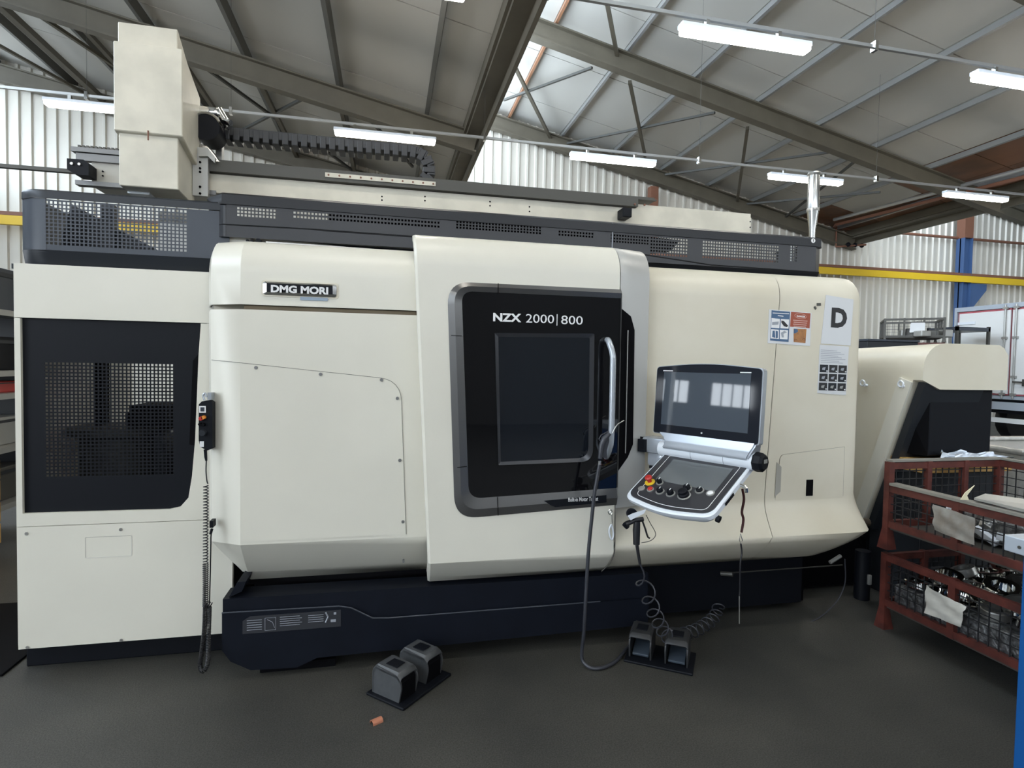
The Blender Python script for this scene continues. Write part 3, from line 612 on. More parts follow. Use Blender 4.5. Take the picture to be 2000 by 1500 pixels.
# right fixed panels with flared skirt
PR = fair_prof(YR, 2.19, 0.61, 0.405, 7, flare=True)
XS = lambda z: 2.24+(z-0.73)*0.05
bm = panel('', [(lambda z: 1.24, PR), (lambda z: XS(z)-0.003, PR)]); solid(obj('right_panel', bm, CREAM2, MC, 20), 0.012)
def xr(z): return 2.93+(0.0 if z > 0.85 else (0.85-z)*0.13) if z > 0.605 else 2.962-(0.605-z)*0.95
bm = panel('', [(lambda z: XS(z)+0.003, PR), (lambda z: xr(z)-0.12, PR), (lambda z: xr(z)-0.05, sh(PR, 0.012)), (lambda z: xr(z)-0.012, sh(PR, 0.045)), (lambda z: xr(z), sh(PR, 0.11)), (lambda z: xr(z), sh(PR, 0.5))])
solid(obj('corner_panel', bm, CREAM2, MC, 32), 0.012)
# maintenance hatch
hl = rpoly(PP([(1522, 888), (1648, 872), (1645, 972), (1511, 981)], YR), [0.03, 0.003, 0.003, 0.02], 5)
hi_ = [p+(Vector((2.55, 0.95))-p)*0.012 for p in hl]
b = B(); ring(b, hl, hi_, YR-0.0072, YR, YR-0.0065); hf = obj('hatch_joint', b, mat('hatch_shadow_joint', (0.2, 0.18, 0.15), 0.6), MC)
b = B(); prism(b, [(p.x, YR-0.009, p.y) for p in hi_], (0, 0.004, 0)); ht = obj('hatch', b, CREAM2, MC)
fp = PP([(1517, 903), (1526, 912), (1524, 960), (1513, 970)], YR-0.009); b = B(); prism(b, [(x_, YR-0.011, z_) for x_, z_ in fp], (0, 0.002, 0)); obj('finger_pull', b, mat('pull_shade', (0.36, 0.35, 0.31), 0.5), ht)
p = at(1575, 937, YR-0.01); q = at(1587, 968, YR-0.01); b = B(); box(b, p.x, YR-0.0125, q.z, q.x, YR-0.009, p.z, 0.001); obj('latch_slot', b, BLACKM, ht)
# parts seen above the left panel
b = B(); box(b, -0.9, 3.28, 2.1, -0.72, 3.9, 2.30); box(b, -0.715, 3.31, 2.1, 0.3, 3.9, 2.32); obj('roof_casing', b, BODY, MC)
b = B(); bar(b, at(495, 459, 3.27), at(812, 482, 3.27), 0.02, 0.028); bar(b, at(520, 474, 3.24), at(812, 494, 3.24), 0.02, 0.01); obj('door_rail', b, STEEL, MC)
for px in (484, 492, 505): p = at(px, 471, 3.26); b = B(); cyl(b, (p.x, 3.28, p.z), (p.x, 3.25, p.z), 0.008 if px < 500 else 0.014, n=10); obj('bolt', b, BLACK, MC)
# black base
bz = [(-0.785, 0.347), (-0.785, 0.16), (-0.745, 0.10), (-0.652, 0.047), (-0.434, 0.039), (-0.335, 0.08), (1.5, 0.10), (1.5, 0.256), (0.515, 0.256), (0.02, 0.256), (-0.06, 0.262), (-0.17, 0.325), (-0.23, 0.338)]
b = B(); prism(b, [(x_, 2.995, z_) for x_, z_ in bz], (0, 0.1, 0)); BS = obj('base_front', b, BASEM, MC)
b = B(); tube(b, [(-0.785, 2.995, 0.349), (-0.23, 2.995, 0.341), (-0.17, 2.995, 0.328), (-0.06, 2.995, 0.265), (0.02, 2.995, 0.259), (1.2, 2.995, 0.259)], 0.004, 5); obj('groove_edge', b, GREYP, MC)
b = B(); prism(b, [(-0.785, 3.01, 0.25), (1.5, 3.01, 0.25), (1.5, 3.01, 0.40), (-0.785, 3.01, 0.411)], (0, 0.15, 0)); obj('base_upper', b, BASEM, MC)
b = B(); box(b, -0.70, 3.3, 0.02, 2.8, 4.8, 0.45); obj('bed', b, BLACKM, MC)
b = B(); box(b, 1.5, 3.2, 0.06, 2.7, 3.3, 0.42); obj('base_side', b, BLACK, MC)
b = B(); prism(b, [(-0.76, 3.02, 0.415), (-0.70, 3.02, 0.44), (-0.68, 3.02, 0.49), (-0.72, 3.02, 0.49)], (0, 0.2, 0)); obj('corner_stay', b, BASEM, MC)
for x in (-0.55, 0.5, 1.4, 2.5): b = B(); cyl(b, (x, 3.5, 0), (x, 3.5, 0.06), 0.06, n=12); obj('levelling_foot', b, DKST, MC)
b = B(); box(b, -0.62, 3.05, 0.0, -0.25, 3.2, 0.04); obj('foot_plate', b, BLACKM, MC)
lb_ = obj('pictogram_strip', prism(B(), [(-0.69, 2.994, 0.235), (-0.22, 2.994, 0.235), (-0.22, 2.994, 0.322), (-0.655, 2.994, 0.322), (-0.69, 2.994, 0.30)], (0, -0.001, 0)), mat('dark_sticker', (0.028, 0.030, 0.036), 0.4), MC)
for k in range(5): plate('print_line', GREYI, lb_, -0.67, 0.252+k*0.012, -0.60, 0.2545+k*0.012, 2.9925)
for k in range(5): plate('print_line', GREYI, lb_, -0.515, 0.262+k*0.011, -0.42+0.01*(k % 2), 0.264+k*0.011, 2.9925)
for k in range(4): plate('print_line', GREYI, lb_, -0.38, 0.270+k*0.011, -0.305, 0.272+k*0.011, 2.9925)
b = B(); tube(b, [(-0.585, 2.992, 0.245), (-0.535, 2.992, 0.245), (-0.535, 2.992, 0.308), (-0.585, 2.992, 0.308)], 0.0013, 4, closed=True); tube(b, [(-0.575, 2.992, 0.30), (-0.55, 2.992, 0.285), (-0.54, 2.992, 0.255)], 0.001, 4); obj('pictogram', b, GREYI, lb_)
b = B(); tube(b, [(-0.295, 2.992, 0.315), (-0.283, 2.992, 0.29), (-0.295, 2.992, 0.262)], 0.004, 4); box(b, -0.27, 2.991, 0.262, -0.245, 2.9935, 0.275); box(b, -0.255, 2.991, 0.30, -0.243, 2.9935, 0.312); obj('pictogram', b, GREYI, lb_)
# underside pipe, hook and small fittings below the right panel
p = at(1408, 1120, 3.15); b = B(); cyl(b, (p.x, 3.15, p.z), (p.x+0.05, 3.1, p.z+0.01), 0.014, n=10); bar(b, (p.x+0.03, 3.15, p.z), (p.x+0.9, 3.15, p.z), 0.006); obj('pipe_fitting', b, DKST, MC)
p = at(1634, 1092, 3.1); b = B(); cyl(b, (p.x-0.05, 3.1, p.z-0.02), (p.x+0.03, 3.1, p.z+0.02), 0.012, n=8); obj('grease_nipple', b, ALU, MC)
b = B(); tube(b, spline([at(1650, 1092, 3.1), at(1650, 1140, 3.1), at(1630, 1180, 3.08), at(1590, 1212, 3.05), at(1540, 1225, 3.05)], 6), 0.004, 6); tag(obj('thin_cable', b, HOSE), 'thin grey cable looping down in the dark under the right panel', 'cable')

# ------------------------------------------------------------------ cover skirt on top of the machine
GREYC = mat('charcoal_cover', (0.038, 0.039, 0.043), 0.32, noise=0.1, scale=4, spec=0.3); GREYE = mat('black_grey_band', (0.014, 0.015, 0.018), 0.34, spec=0.3)
CV = thing('top_cover', 'long dark grey perforated cover skirt on top of the machine', 'machine cover', (0, 0, 0))
def skirt_bottom(px): return None
yC = 3.25
def PX(px, py=440): return at(px, py, yC).x
rects = []
for xa, xb, ya_, yb2 in ((462, 540, 403, 423), (572, 860, 411, 427), (890, 1058, 430, 447), (1090, 1160, 449, 461), (1192, 1268, 456, 474), (1270, 1344, 461, 499), (1372, 1522, 469, 505), (1543, 1558, 479, 511)):
    pa = at(xa, ya_, yC); pb = at(xb, ya_, yC); rects.append((pa.x, pb.x, at(xa, yb2, yC).z, pa.z))
b = B(); perf(b, -0.83, 2.76, 2.245, 2.418, yC, rects, 0.0185, 0.0115); solid(obj('perforated_front', b, GREYC, CV), 0.002)
b = B(); prof_t = [(yC+0.05, 2.475), (yC+0.01, 2.472), (yC-0.004, 2.462), (yC-0.004, 2.414)]
loft(b, [[Vector((x_, y+dy, z)) for y, z in prof_t] for x_, dy in ((-0.955, 0.5), (-0.945, 0.10), (-0.85, 0.0), (2.79, 0.0), (2.83, 0.04), (2.84, 0.5))], False, False); solid(obj('top_band', b, GREYE, CV, 40), 0.008)
prof_m = [(yC, 2.408), (yC, 2.245)]
for st_ in (((-0.95, 0.5), (-0.94, 0.10), (-0.85, 0.0), (-0.83, 0.0)), ((2.76, 0.0), (2.82, 0.04), (2.825, 0.3), (2.83, 0.5))):
    b = B(); loft(b, [[Vector((x_, y+dy, z)) for y, z in prof_m] for x_, dy in st_], False, False); solid(obj('corner', b, GREYC, CV, 40), 0.004)
prof_b = [(yC-0.002, 2.295), (yC+0.045, 2.215)]
# lower tapered apron; drops lower towards the left
b = B(); loft(b, [[Vector((x_, y+dy, z)) for y, z in [(yC-0.003, zt), (yC+0.05, zl)]] for x_, dy, zt, zl in ((-0.95, 0.5, 2.31, 2.262), (-0.94, 0.10, 2.31, 2.262), (-0.85, 0.0, 2.31, 2.262), (-0.4, 0, 2.315, 2.25), (0.5, 0, 2.31, 2.20), (1.4, 0, 2.305, 2.16), (2.0, 0, 2.255, 2.16), (2.79, 0, 2.25, 2.16))], False, False); solid(obj('apron', b, GREYE, CV, 40), 0.004)
b = B(); box(b, 1.323, yC-0.006, 2.22, 1.327, yC-0.001, 2.47); obj('joint', b, GREYI, CV)
b = B(); box(b, -0.33, 3.34, 2.2, 1.38, 3.5, 2.47); prism(b, [(1.38, 3.4, 2.33), (1.38, 3.4, 2.45), (1.86, 3.4, 2.43), (1.8, 3.4, 2.36)], (0, 0.1, 0)); obj('inner_duct', b, BLACKM, CV)
b = B(); box(b, -0.91, 4.9, 2.2, 2.82, 4.92, 2.26); obj('rear_skirt', b, GREYD, CV)
# round seal sticker
p = at(1588, 470, yC-.008); b = B(); cyl(b, (p.x, yC-0.002, p.z), (p.x, yC-0.011, p.z), 0.015, n=16); dk = obj('round_label', b, WHITE, CV)
b = B(); box(b, p.x-0.002, yC-0.0125, p.z-0.008, p.x+0.002, yC-0.011, p.z+0.008); obj('mark', b, INK, dk)

# ------------------------------------------------------------------ loader cabinet at the left
CB = thing('loader_cabinet', 'white loader cabinet with black perforated window left of the machine', 'cabinet', (0, 0, 0))
Yc = 3.25; xl, xr_ = -1.765, -0.80
def cabring(z0, z1, mt_, name):
    b = B(); loft(b, [[Vector((xl, Yc, z)), ] for z in ()] or [[Vector(p) for p in ((-1.835, 4.6, z), (-1.835, 3.33, z), (-1.79, Yc, z), (xr_, Yc, z), (xr_, Yc+0.03, z), (-1.76, Yc+0.03, z), (-1.81, 3.35, z), (-1.81, 4.6, z))] for z in (z0, z1)]); return obj(name, b, mt_, CB)
cabring(1.79, 2.055, CREAM, 'upper_panel')
cabring(0.13, 0.748, CREAM, 'lower_panel')
# window bay: left stile, right stile
b = B(); loft(b, [[Vector(p) for p in ((-1.835, 4.6, z), (-1.835, 3.33, z), (-1.79, Yc, z), (-1.765, Yc, z), (-1.765, Yc+0.05, z), (-1.79, 3.35, z), (-1.81, 4.6, z))] for z in (0.75, 1.787)]); obj('corner_stile', b, CREAM, CB)
wr = PP([(392, 636), (388, 690), (381, 860), (375, 930), (368, 972), (352, 990), (330, 995)], Yc)
b = B(); pl = [(wr[0][0], 1.787)]+wr+[(-1.765, P2(46, 1003, Yc)[1]), (-1.765, 0.751), (xr_, 0.751), (xr_, 1.787)]
prism(b, [(x_, Yc, z_) for x_, z_ in pl], (0, 0.03, 0)); obj('window_surround', b, CREAM, CB)
hz0, hz1 = P2(200, 930, Yc+.02)[1], P2(200, 708, Yc+.02)[1]; hx0, hx1 = P2(88, 800, Yc+.02)[0], P2(340, 800, Yc+.02)[0]
b = B(); perf(b, -1.77, -1.05, 0.80, 1.79, Yc+0.018, [(hx0, hx1, hz0, hz1)], 0.0182, 0.0115); box(b, -1.05, Yc+0.016, 0.80, -0.93, Yc+0.02, 1.79)
solid(obj('perforated_window', b, BLACK, CB), 0.002)
rp = PP([(389, 690), (377, 705), (370, 868), (381, 870)], Yc+.015); b = B(); prism(b, [(x_, Yc+0.012, z_) for x_, z_ in rp], (0, 0.005, 0)); obj('grip', b, BLACKM, CB)
b = B(); box(b, -1.80, 3.33, 0.0, xr_, 4.5, 0.125, 0.006); obj('plinth', b, BLACK, CB)
b = B(); box(b, -1.81, Yc+0.02, 2.03, xr_, 4.6, 2.055); box(b, xr_-0.02, Yc+0.3, 0.13, xr_, 4.6, 1.3); box(b, -1.81, 4.58, 0.13, xr_, 4.6, 1.0); box(b, -1.80, Yc+0.03, 0.13, xr_, 4.6, 0.16); obj('inner_shell', b, GREYD, CB)
rx0, rz1 = P2(166, 1049, Yc); rx1, rz0 = P2(258, 1086, Yc)
ol = rpoly([(rx0, rz0), (rx1, rz0), (rx1, rz1), (rx0, rz1)], 0.006, 2); il = rpoly([(rx0+.004, rz0+.004), (rx1-.004, rz0+.004), (rx1-.004, rz1-.004), (rx0+.004, rz1-.004)], 0.004, 2)
b = B(); ring(b, ol, il, Yc-0.0015, Yc, Yc-0.0005); obj('blanking_plate', b, BODY, CB)
for px, py in ((52, 1042), (236, 1034), (54, 1264), (237, 1250)): p = at(px, py, Yc); b = B(); cyl(b, (p.x, Yc+.001, p.z), (p.x, Yc-0.004, p.z), 0.008, n=10); obj('screw', b, STEEL, CB)
b = B(); cyl(b, (-1.78, 3.37, 0.0), (-1.78, 3.37, 0.03), 0.025, n=10); cyl(b, (-1.78, 3.37, 0.03), (-1.78, 3.37, 0.09), 0.012, n=8); obj('levelling_foot', b, CHROME, CB)
# loader inside the cabinet: column, table, gripper
pa, pb = at(186, 800, 3.8).x, at(206, 800, 3.8).x; b = B(); box(b, pa, 3.78, 0.16, pb, 3.85, 2.0); obj('inner_post', b, BLACKM, CB)
b = B(); lathe(b, [(0.20, 0.0), (0.20, 0.42), (0.26, 0.44), (0.26, 0.48), (0.08, 0.49)], 20, Matrix.Translation((at(235, 828, 3.8).x, 3.8, at(235, 828, 3.8).z-0.49))); obj('turntable', b, DKST, CB, 40)
b = B(); pa, pb = at(252, 792, 3.7), at(322, 842, 3.7); box(b, pa.x, 3.7, pb.z, pb.x, 3.95, pa.z); box(b, pa.x-0.04, 3.75, pb.z, pa.x, 3.9, pa.z-0.05); obj('gripper', b, BLACKM, CB)
pa, pb = at(300, 860, 3.7), at(322, 860, 3.7); b = B(); box(b, pa.x, 3.7, 0.16, pb.x, 4.0, 1.15); obj('inner_column', b, GREYD, CB)
p = at(131, 830, 3.9); b = B(); box(b, p.x-0.04, 3.9, 0.9, p.x+0.04, 4.0, p.z+0.08); obj('spindle', b, BLACKM, CB)
# perforated cover on the loader cabinet
CW = thing('cabinet_top_cover', 'dark blue-grey perforated cover box on the white loader cabinet', 'machine cover', (0, 0, 0))
yW = 3.27
ha, hb = P2(87, 394, yW), P2(366, 485, yW)
b = B(); perf(b, -1.66, -0.82, 2.12, 2.38, yW, [(ha[0], hb[0], 2.155, 2.375)], 0.0187, 0.0122); solid(obj('perforated_front', b, GREYP, CW), 0.002)
for nm, prf, mt_ in (('top_band', [(yW+0.03, 2.43), (yW+0.002, 2.425), (yW-0.006, 2.415), (yW-0.006, 2.383)], GREYD), ('corner', [(yW, 2.383), (yW, 2.12)], GREYP), ('lower_band', [(yW-0.003, 2.13), (yW+0.02, 2.062)], GREYD)):
    st_ = [(-1.82, 1.0), (-1.815, 0.14), (-1.785, 0.05), (-1.72, 0.005), (-1.66, 0.0)]
    if nm != 'corner': st_.append((-0.80, 0.0))
    b = B(); loft(b, [[Vector((x_, y+dy, z)) for y, z in prf] for x_, dy in st_], False, False); solid(obj(nm, b, mt_, CW, 40), 0.005)
b = B(); prism(b, [(-1.74, 3.5, 2.08), (-1.66, 3.5, 2.42), (-1.1, 3.5, 2.12), (-1.1, 3.5, 2.08)], (0, 0.1, 0)); box(b, -1.50, 3.46, 2.08, -1.44, 3.5, 2.42); obj('inner_chute', b, GREYD, CW)
b = B(); box(b, -1.22, 3.44, 2.06, -1.06, 3.5, 2.40); obj('lift_post', b, STEEL, CW)

# ------------------------------------------------------------------ gantry loader
GN = thing('gantry_loader', 'cream gantry beam and tall travelling cover above the machine', 'gantry', (0, 0, 0))
b = B(); box(b, -1.04, 3.70, 2.59, 2.585, 3.95, 2.70); obj('beam', b, CREAMT, GN)
b = B(); box(b, 1.68, 3.705, 2.70, 2.585, 3.95, 2.732); obj('beam_top', b, CREAMT, GN)
b = B(); box(b, -1.04, 3.665, 2.705, 1.68, 3.72, 2.755); box(b, -1.04, 3.70, 2.762, 1.82, 3.80, 2.785); bar(b, (-1.04, 3.68, 2.76), (1.82, 3.68, 2.76), 0.02, 0.008); obj('guide_rail', b, DKST, GN)
b = B(); box(b, -0.38, 3.658, 2.725, 0.29, 3.664, 2.752); sr = obj('scale_strip', b, CREAMT, GN)
for k in range(11): X = -0.36+k*0.0635; b = B(); cyl(b, (X, 3.659, 2.738), (X, 3.655, 2.738), 0.006, n=8); obj('bolt', b, RUST, sr)
for px, py in ((746, 384), (746, 391), (830, 384), (830, 392), (957, 394), (957, 402), (1034, 404), (1034, 413)): p = at(px, py, 3.70); b = B(); cyl(b, (p.x, 3.701, p.z), (p.x, 3.698, p.z), 0.0055, n=8); obj('hole', b, BLACKM, GN)
for px, py in ((1465, 433), (1465, 444)): p = at(px, py, 3.70); b = B(); cyl(b, (p.x, 3.701, p.z), (p.x, 3.697, p.z), 0.005, n=8); obj('hole', b, BLACKM, GN)
for px, py in ((1240, 399), (1259, 400)): p = at(px, py, 3.66); b = B(); cyl(b, (p.x, 3.665, p.z), (p.x, 3.655, p.z), 0.007, n=8); obj('bolt', b, RUST, GN)
p = at(1221, 417, 3.64); b = B(); box(b, p.x-0.033, 3.60, p.z-0.033, p.x+0.033, 3.70, p.z+0.03, 0.006); sn = obj('end_stop', b, BLACK, GN)
b = B(); box(b, -1.66, 3.72, 2.58, -1.02, 3.95, 2.73); obj('beam_end', b, BODY, GN)
b = B(); box(b, -1.75, 3.69, 2.76, -1.0, 3.8, 2.785); box(b, -1.73, 3.7, 2.715, -1.0, 3.74, 2.755); box(b, -1.73, 3.69, 2.575, -1.0, 3.74, 2.60); obj('guide_rail', b, mat('dull_rail_steel', (0.2, 0.2, 0.2), 0.45, metal=0.6), GN)
b = B()
for k in range(34): box(b, -1.72+k*0.021, 3.70, 2.785, -1.708+k*0.021, 3.76, 2.80)
o = obj('rack_teeth', b, DKST, GN); o['kind'] = 'stuff'
p = at(162, 332, 3.68); b = B(); prism(b, [(p.x-0.05, 3.62, p.z+0.04), (p.x+0.03, 3.62, p.z+0.04), (p.x+0.055, 3.62, p.z+0.02), (p.x+0.055, 3.62, p.z-0.045), (p.x-0.01, 3.62, p.z-0.045), (p.x-0.05, 3.62, p.z-0.02)], (0, 0.09, 0)); es = obj('end_stop', b, BLACK, GN)
for dx in (-0.025, 0.012): b = B(); cyl(b, (p.x+dx, 3.621, p.z+0.012), (p.x+dx, 3.612, p.z+0.012), 0.008, n=8); obj('bolt', b, STEEL, es)
for dz in (0.0, -0.025): p = at(201, 335, 3.72); b = B(); cyl(b, (p.x, 3.721, p.z+dz), (p.x, 3.715, p.z+dz), 0.005, n=8); obj('bolt', b, BLACK, GN)
b = B(); box(b, -2.9, 3.75, 2.655, -1.66, 3.78, 2.675); obj('drive_shaft', b, DKST, GN)
# tall carriage cover: boxes in nested sheets, open chamfer to the right rear
def cover(name, x0, x1, y0, depth, z0, z1, slope_top, slope_bot, mt_=CREAMT):
    b = B(); y1 = y0+depth
    # side profile: top and bottom edges fall/rise towards the back
    A = [(x0, y0, z0), (x1, y0, z0), (x1, y0, z1), (x0, y0, z1)]
    D = [(x0, y1, z0+slope_bot), (x1, y1, z0+slope_bot), (x1, y1, z1+slope_top), (x0, y1, z1+slope_top)]
    loft(b, [[Vector(p) for p in A], [Vector(p) for p in D]])
    es = [e for e in b.edges]; bmesh.ops.bevel(b, geom=es, offset=0.004, segments=1, affect='EDGES')
    return obj(name, b, mt_, GN)
def fp(px, py, Y): p = at(px, py, Y); return p
cover('upper_hood', fp(230, 80, 3.42).x, fp(347, 80, 3.42).x, 3.42, 0.24, 3.15, fp(290, 49, 3.42).z, -0.16, 0)
cover('carriage_cover', fp(221, 90, 3.40).x, fp(356, 90, 3.40).x, 3.40, 0.30, fp(300, 261, 3.40).z, fp(300, 88, 3.40).z, -0.13, -0.09)
cover('lower_hood', fp(232, 300, 3.42).x, fp(348, 300, 3.42).x, 3.42, 0.27, fp(290, 366, 3.42).z, fp(300, 255, 3.42).z, 0, -0.02)
p = at(289, 264, 3.395); b = B(); box(b, p.x-0.003, 3.394, p.z-0.025, p.x+0.003, 3.40, p.z+0.025); obj('bolt_slot', b, RUST, GN)
b = B(); box(b, fp(249, 370, 3.5).x, 3.5, fp(249, 377, 3.5).z, fp(292, 370, 3.5).x, 3.6, fp(249, 362, 3.5).z+0.03); obj('sensor_block', b, WHITEP, GN)
# carriage plate right of the covers
xa_, xb_ = at(378, 330, 3.66).x, at(408, 330, 3.66).x
b = B(); box(b, xa_, 3.64, at(390, 384, 3.66).z, xb_, 3.67, at(390, 290, 3.66).z); cpn = obj('carriage_plate', b, ALU, GN)
for py in (317, 329, 336, 365, 378): p = at(391, py, 3.64); b = B(); cyl(b, (p.x, 3.641, p.z), (p.x, 3.636, p.z), 0.007, n=8); obj('hole', b, BLACKM, cpn)
b = B(); q = [at(388, 288, 3.62), at(405, 288, 3.62), at(421, 308, 3.62), at(419, 318, 3.62), at(406, 305, 3.62), at(388, 305, 3.62)]; prism(b, q, (0, 0.02, 0)); obj('plate_lug', b, ALU, GN)
b = B(); q = at(428, 300, 3.85); box(b, q.x-0.02, 3.85, at(428, 320, 3.85).z, q.x+0.015, 3.9, at(428, 280, 3.85).z); obj('rear_stay', b, STEEL, GN)
# drive motor and plugs
p = at(408, 256, 3.72); b = B(); cyl(b, (p.x, 3.66, p.z), (p.x, 3.82, p.z), 0.075, n=20); obj('drive_motor', b, BLACK, GN, 40)
b = B(); tube(b, [Vector((p.x+0.082*math.cos(a), 3.66, p.z+0.082*math.sin(a))) for a in [PI*0.15+PI*0.85*k/8 for k in range(9)]], 0.008, 6); obj('motor_flange', b, STEEL, GN, 40)
b = B(); box(b, p.x-0.10, 3.68, p.z-0.0, p.x-0.065, 3.8, p.z+0.14, 0.006); box(b, p.x-0.07, 3.68, p.z+0.085, p.x+0.06, 3.78, p.z+0.13, 0.008); cyl(b, (p.x+0.05, 3.72, p.z+0.13), (p.x+0.11, 3.72, p.z+0.03), 0.025, n=10); cyl(b, (p.x+0.09, 3.7, p.z+0.06), (p.x+0.13, 3.68, p.z+0.045), 0.018, n=8); obj('connector', b, CHROME, GN, 40)
b = B(); tube(b, spline([(p.x-0.08, 3.7, p.z-0.12), (p.x-0.02, 3.7, p.z-0.11), (p.x+0.03, 3.7, p.z-0.16), (p.x+0.07, 3.7, p.z-0.22)], 5), 0.022, 8); obj('conduit', b, STEEL, GN, 40)
b = B(); box(b, p.x-0.09, 3.70, p.z-0.05, p.x-0.07, 3.75, p.z, 0.003); obj('red_plug', b, RED, GN)
# cable chain
ch = [at(418, 263, 3.85), at(500, 272, 3.85), at(600, 281, 3.85), at(700, 291, 3.85), at(780, 298, 3.85), at(812, 303, 3.85), at(828, 312, 3.85), at(836, 328, 3.85), at(836, 344, 3.85), at(826, 358, 3.85)]
path = spline(ch, 12); L = [0]
for i in range(1, len(path)): L.append(L[-1]+(path[i]-path[i-1]).length)
CH = bpy.data.objects.new('cable_chain', None); C.objects.link(CH); CH.parent = GN
CHM = mat('chain_plastic', (0.028, 0.029, 0.032), 0.45); bm = B(); box(bm, -0.019, -0.06, -0.04, 0.019, 0.06, 0.036, 0.005); box(bm, -0.031, -0.055, -0.012, 0.031, 0.055, 0.04, 0.004); me_link = bpy.data.meshes.new('chain_link'); bm.to_mesh(me_link); bm.free(); me_link.materials.append(CHM)
nl = int(L[-1]/0.056)
for k in range(nl):
    s = (k+0.5)/nl*L[-1]; i = max(j for j in range(len(L)-1) if L[j] <= s); f = (s-L[i])/(L[i+1]-L[i]); q = path[i].lerp(path[i+1], f); d = path[i+1]-path[i]
    o = bpy.data.objects.new('chain_link', me_link); C.objects.link(o); o.parent = CH; o.location = q; o.rotation_euler = (0, -math.atan2(d.z, d.x), 0)

# ------------------------------------------------------------------ exhaust duct
DUCTM = mat('dull_chrome', (0.42, 0.42, 0.41), 0.2, metal=0.95)
p0 = at(1586, 462, 3.4); t = thing('exhaust_duct', 'chrome exhaust duct rising from right end of machine roof', 'duct', (p0.x, 3.4, p0.z))
b = B(); lathe(b, [(0.021, 2.16-p0.z), (0.021, 0.04), (0.037, 0.17), (0.038, 0.18), (0.038, 0.425), (0.037, 0.43)], 24); obj('pipe', b, DUCTM, t, 40)
b = B(); lathe(b, [(0.039, 0.17), (0.041, 0.18), (0.039, 0.19)], 24); lathe(b, [(0.040, 0.415), (0.044, 0.425), (0.040, 0.435)], 24); obj('collar', b, STEEL, t)
b = B(); cyl(b, (-0.11, 0.05, -0.26), (-0.11, 0.05, 0.09), 0.022, 0.014, n=12); tag(obj('grey_bollard', b, ALU, None, 40, (p0.x, 3.4, 2.42)), 'small grey cap beside the chrome exhaust duct', 'cap')

# ------------------------------------------------------------------ chip conveyor at the right
CN = thing('chip_conveyor', 'cream chip conveyor with hood and black chute right of machine', 'conveyor', (0, 0, 0))
X0 = 3.42
def YZ(px, py, X=X0):
    c = Vector((px-1000, py-750, FPX)); r = Vector((RX.dot(c), RY.dot(c), RZ.dot(c))); k = X/r.x; return (r.y*k, CAM_H+r.z*k)
hz = 1.545; ztop = 1.79; yN = 3.03
# hood: runs back in y, rounded upper-left shoulder
def hoodsec(y, z_top=ztop, zb=hz):
    p = [(X0, zb), (X0, z_top-0.19)]
    for k in range(1, 7): a = k/6*PI/2; p.append((X0+0.17-0.17*math.cos(a), z_top-0.17+0.17*math.sin(a)))
    p += [(X0+0.62, z_top), (X0+0.66, z_top-0.02), (X0+0.70, z_top-0.07), (X0+0.70, zb-0.06), (X0+0.14, zb-0.06)]
    return [Vector((x_, y, z)) for x_, z in p]
b = B(); loft(b, [hoodsec(yN), hoodsec(4.4, ztop-0.03)]); obj('hood', b, CREAM2, CN, 40)
# sloping trunk: side face and front band
q1 = YZ(1690, 742); q2 = YZ(1768, 745); q3 = YZ(1798, 742); q4 = YZ(1727, 905); q5 = YZ(1686, 1025); q6 = YZ(1680, 1000)
side = [(3.9, hz), (YZ(1800, 740)[0]+0.06, hz), (YZ(1726, 905)[0]-0.0, YZ(1726, 905)[1]), (YZ(1686, 1028)[0]+0.02, YZ(1686, 1028)[1]), (3.9, 0.35)]
b = B(); prism(b, [(X0, y, z) for y, z in side], (0.50, 0, 0)); obj('trunk', b, CREAM2, CN)
def shift(pr, dx): return pr
b = B(); A_ = Vector((X0-0.0, side[1][0]-0.005, side[1][1])); D_ = Vector((X0, side[3][0]-0.01, side[3][1]))
nrm = Vector((0, -(A_-D_).z, (A_-D_).y)).normalized()
bar(b, A_+Vector((-0.008, 0.05, 0)), D_+Vector((-0.008, 0.05, 0)), 0.016, 0.10); obj('edge_band', b, CREAM, CN)
b = B(); bar(b, A_+Vector((0.28, -0.035, -0.01)), D_+Vector((0.28, -0.035, 0)), 0.50, 0.05); obj('belt_underside', b, GREYD, CN)
for px, py in ((1689, 748), (1764, 750)):
    y, z = YZ(px, py); b = B(); tube(b, [Vector((X0-0.02, y+0.02*math.cos(a), z+0.02*math.sin(a))) for a in [2*PI*k/10 for k in range(10)]], 0.006, 6, closed=True); cyl(b, (X0, y-0.02, z-0.015), (X0-0.02, y-0.02, z-0.015), 0.01, n=8); obj('lifting_eye', b, WHITEP, CN, 50)
# discharge chute
cx0 = at(1822, 800, 3.1).x; cx1 = at(1932, 800, 3.1).x; cz = at(1850, 889, 3.1).z
b = B(); box(b, cx0-0.05, 3.08, cz, cx1, 3.6, hz-0.03, 0.01); obj('chute', b, BLACK, CN)
b = B(); prism(b, [(cx0-0.05, 3.08, hz-0.02), (X0+0.02, 3.25, hz-0.02), (X0+0.02, 3.45, cz), (cx0-0.05, 3.08, cz)], (0, 0.3, 0)); obj('chute_side', b, BLACKM, CN)
b = B(); bar(b, (cx1-0.02, 3.2, cz+.02), (cx1+0.03, 3.2, cz-0.5), 0.03); bar(b, (cx1+0.03, 3.2, cz-0.5), (cx1+0.03, 3.2, 0.0), 0.04); obj('stand_leg', b, BLACK, CN)
b = B(); bar(b, (X0+0.1, 3.5, 0.0), (X0+0.1, 3.5, 0.9), 0.05); obj('stand_leg', b, BLACK, CN)
b = B(); box(b, 2.9, 3.5, 0.02, X0+0.5, 4.8, 0.35); obj('sump', b, BLACKM, CN)
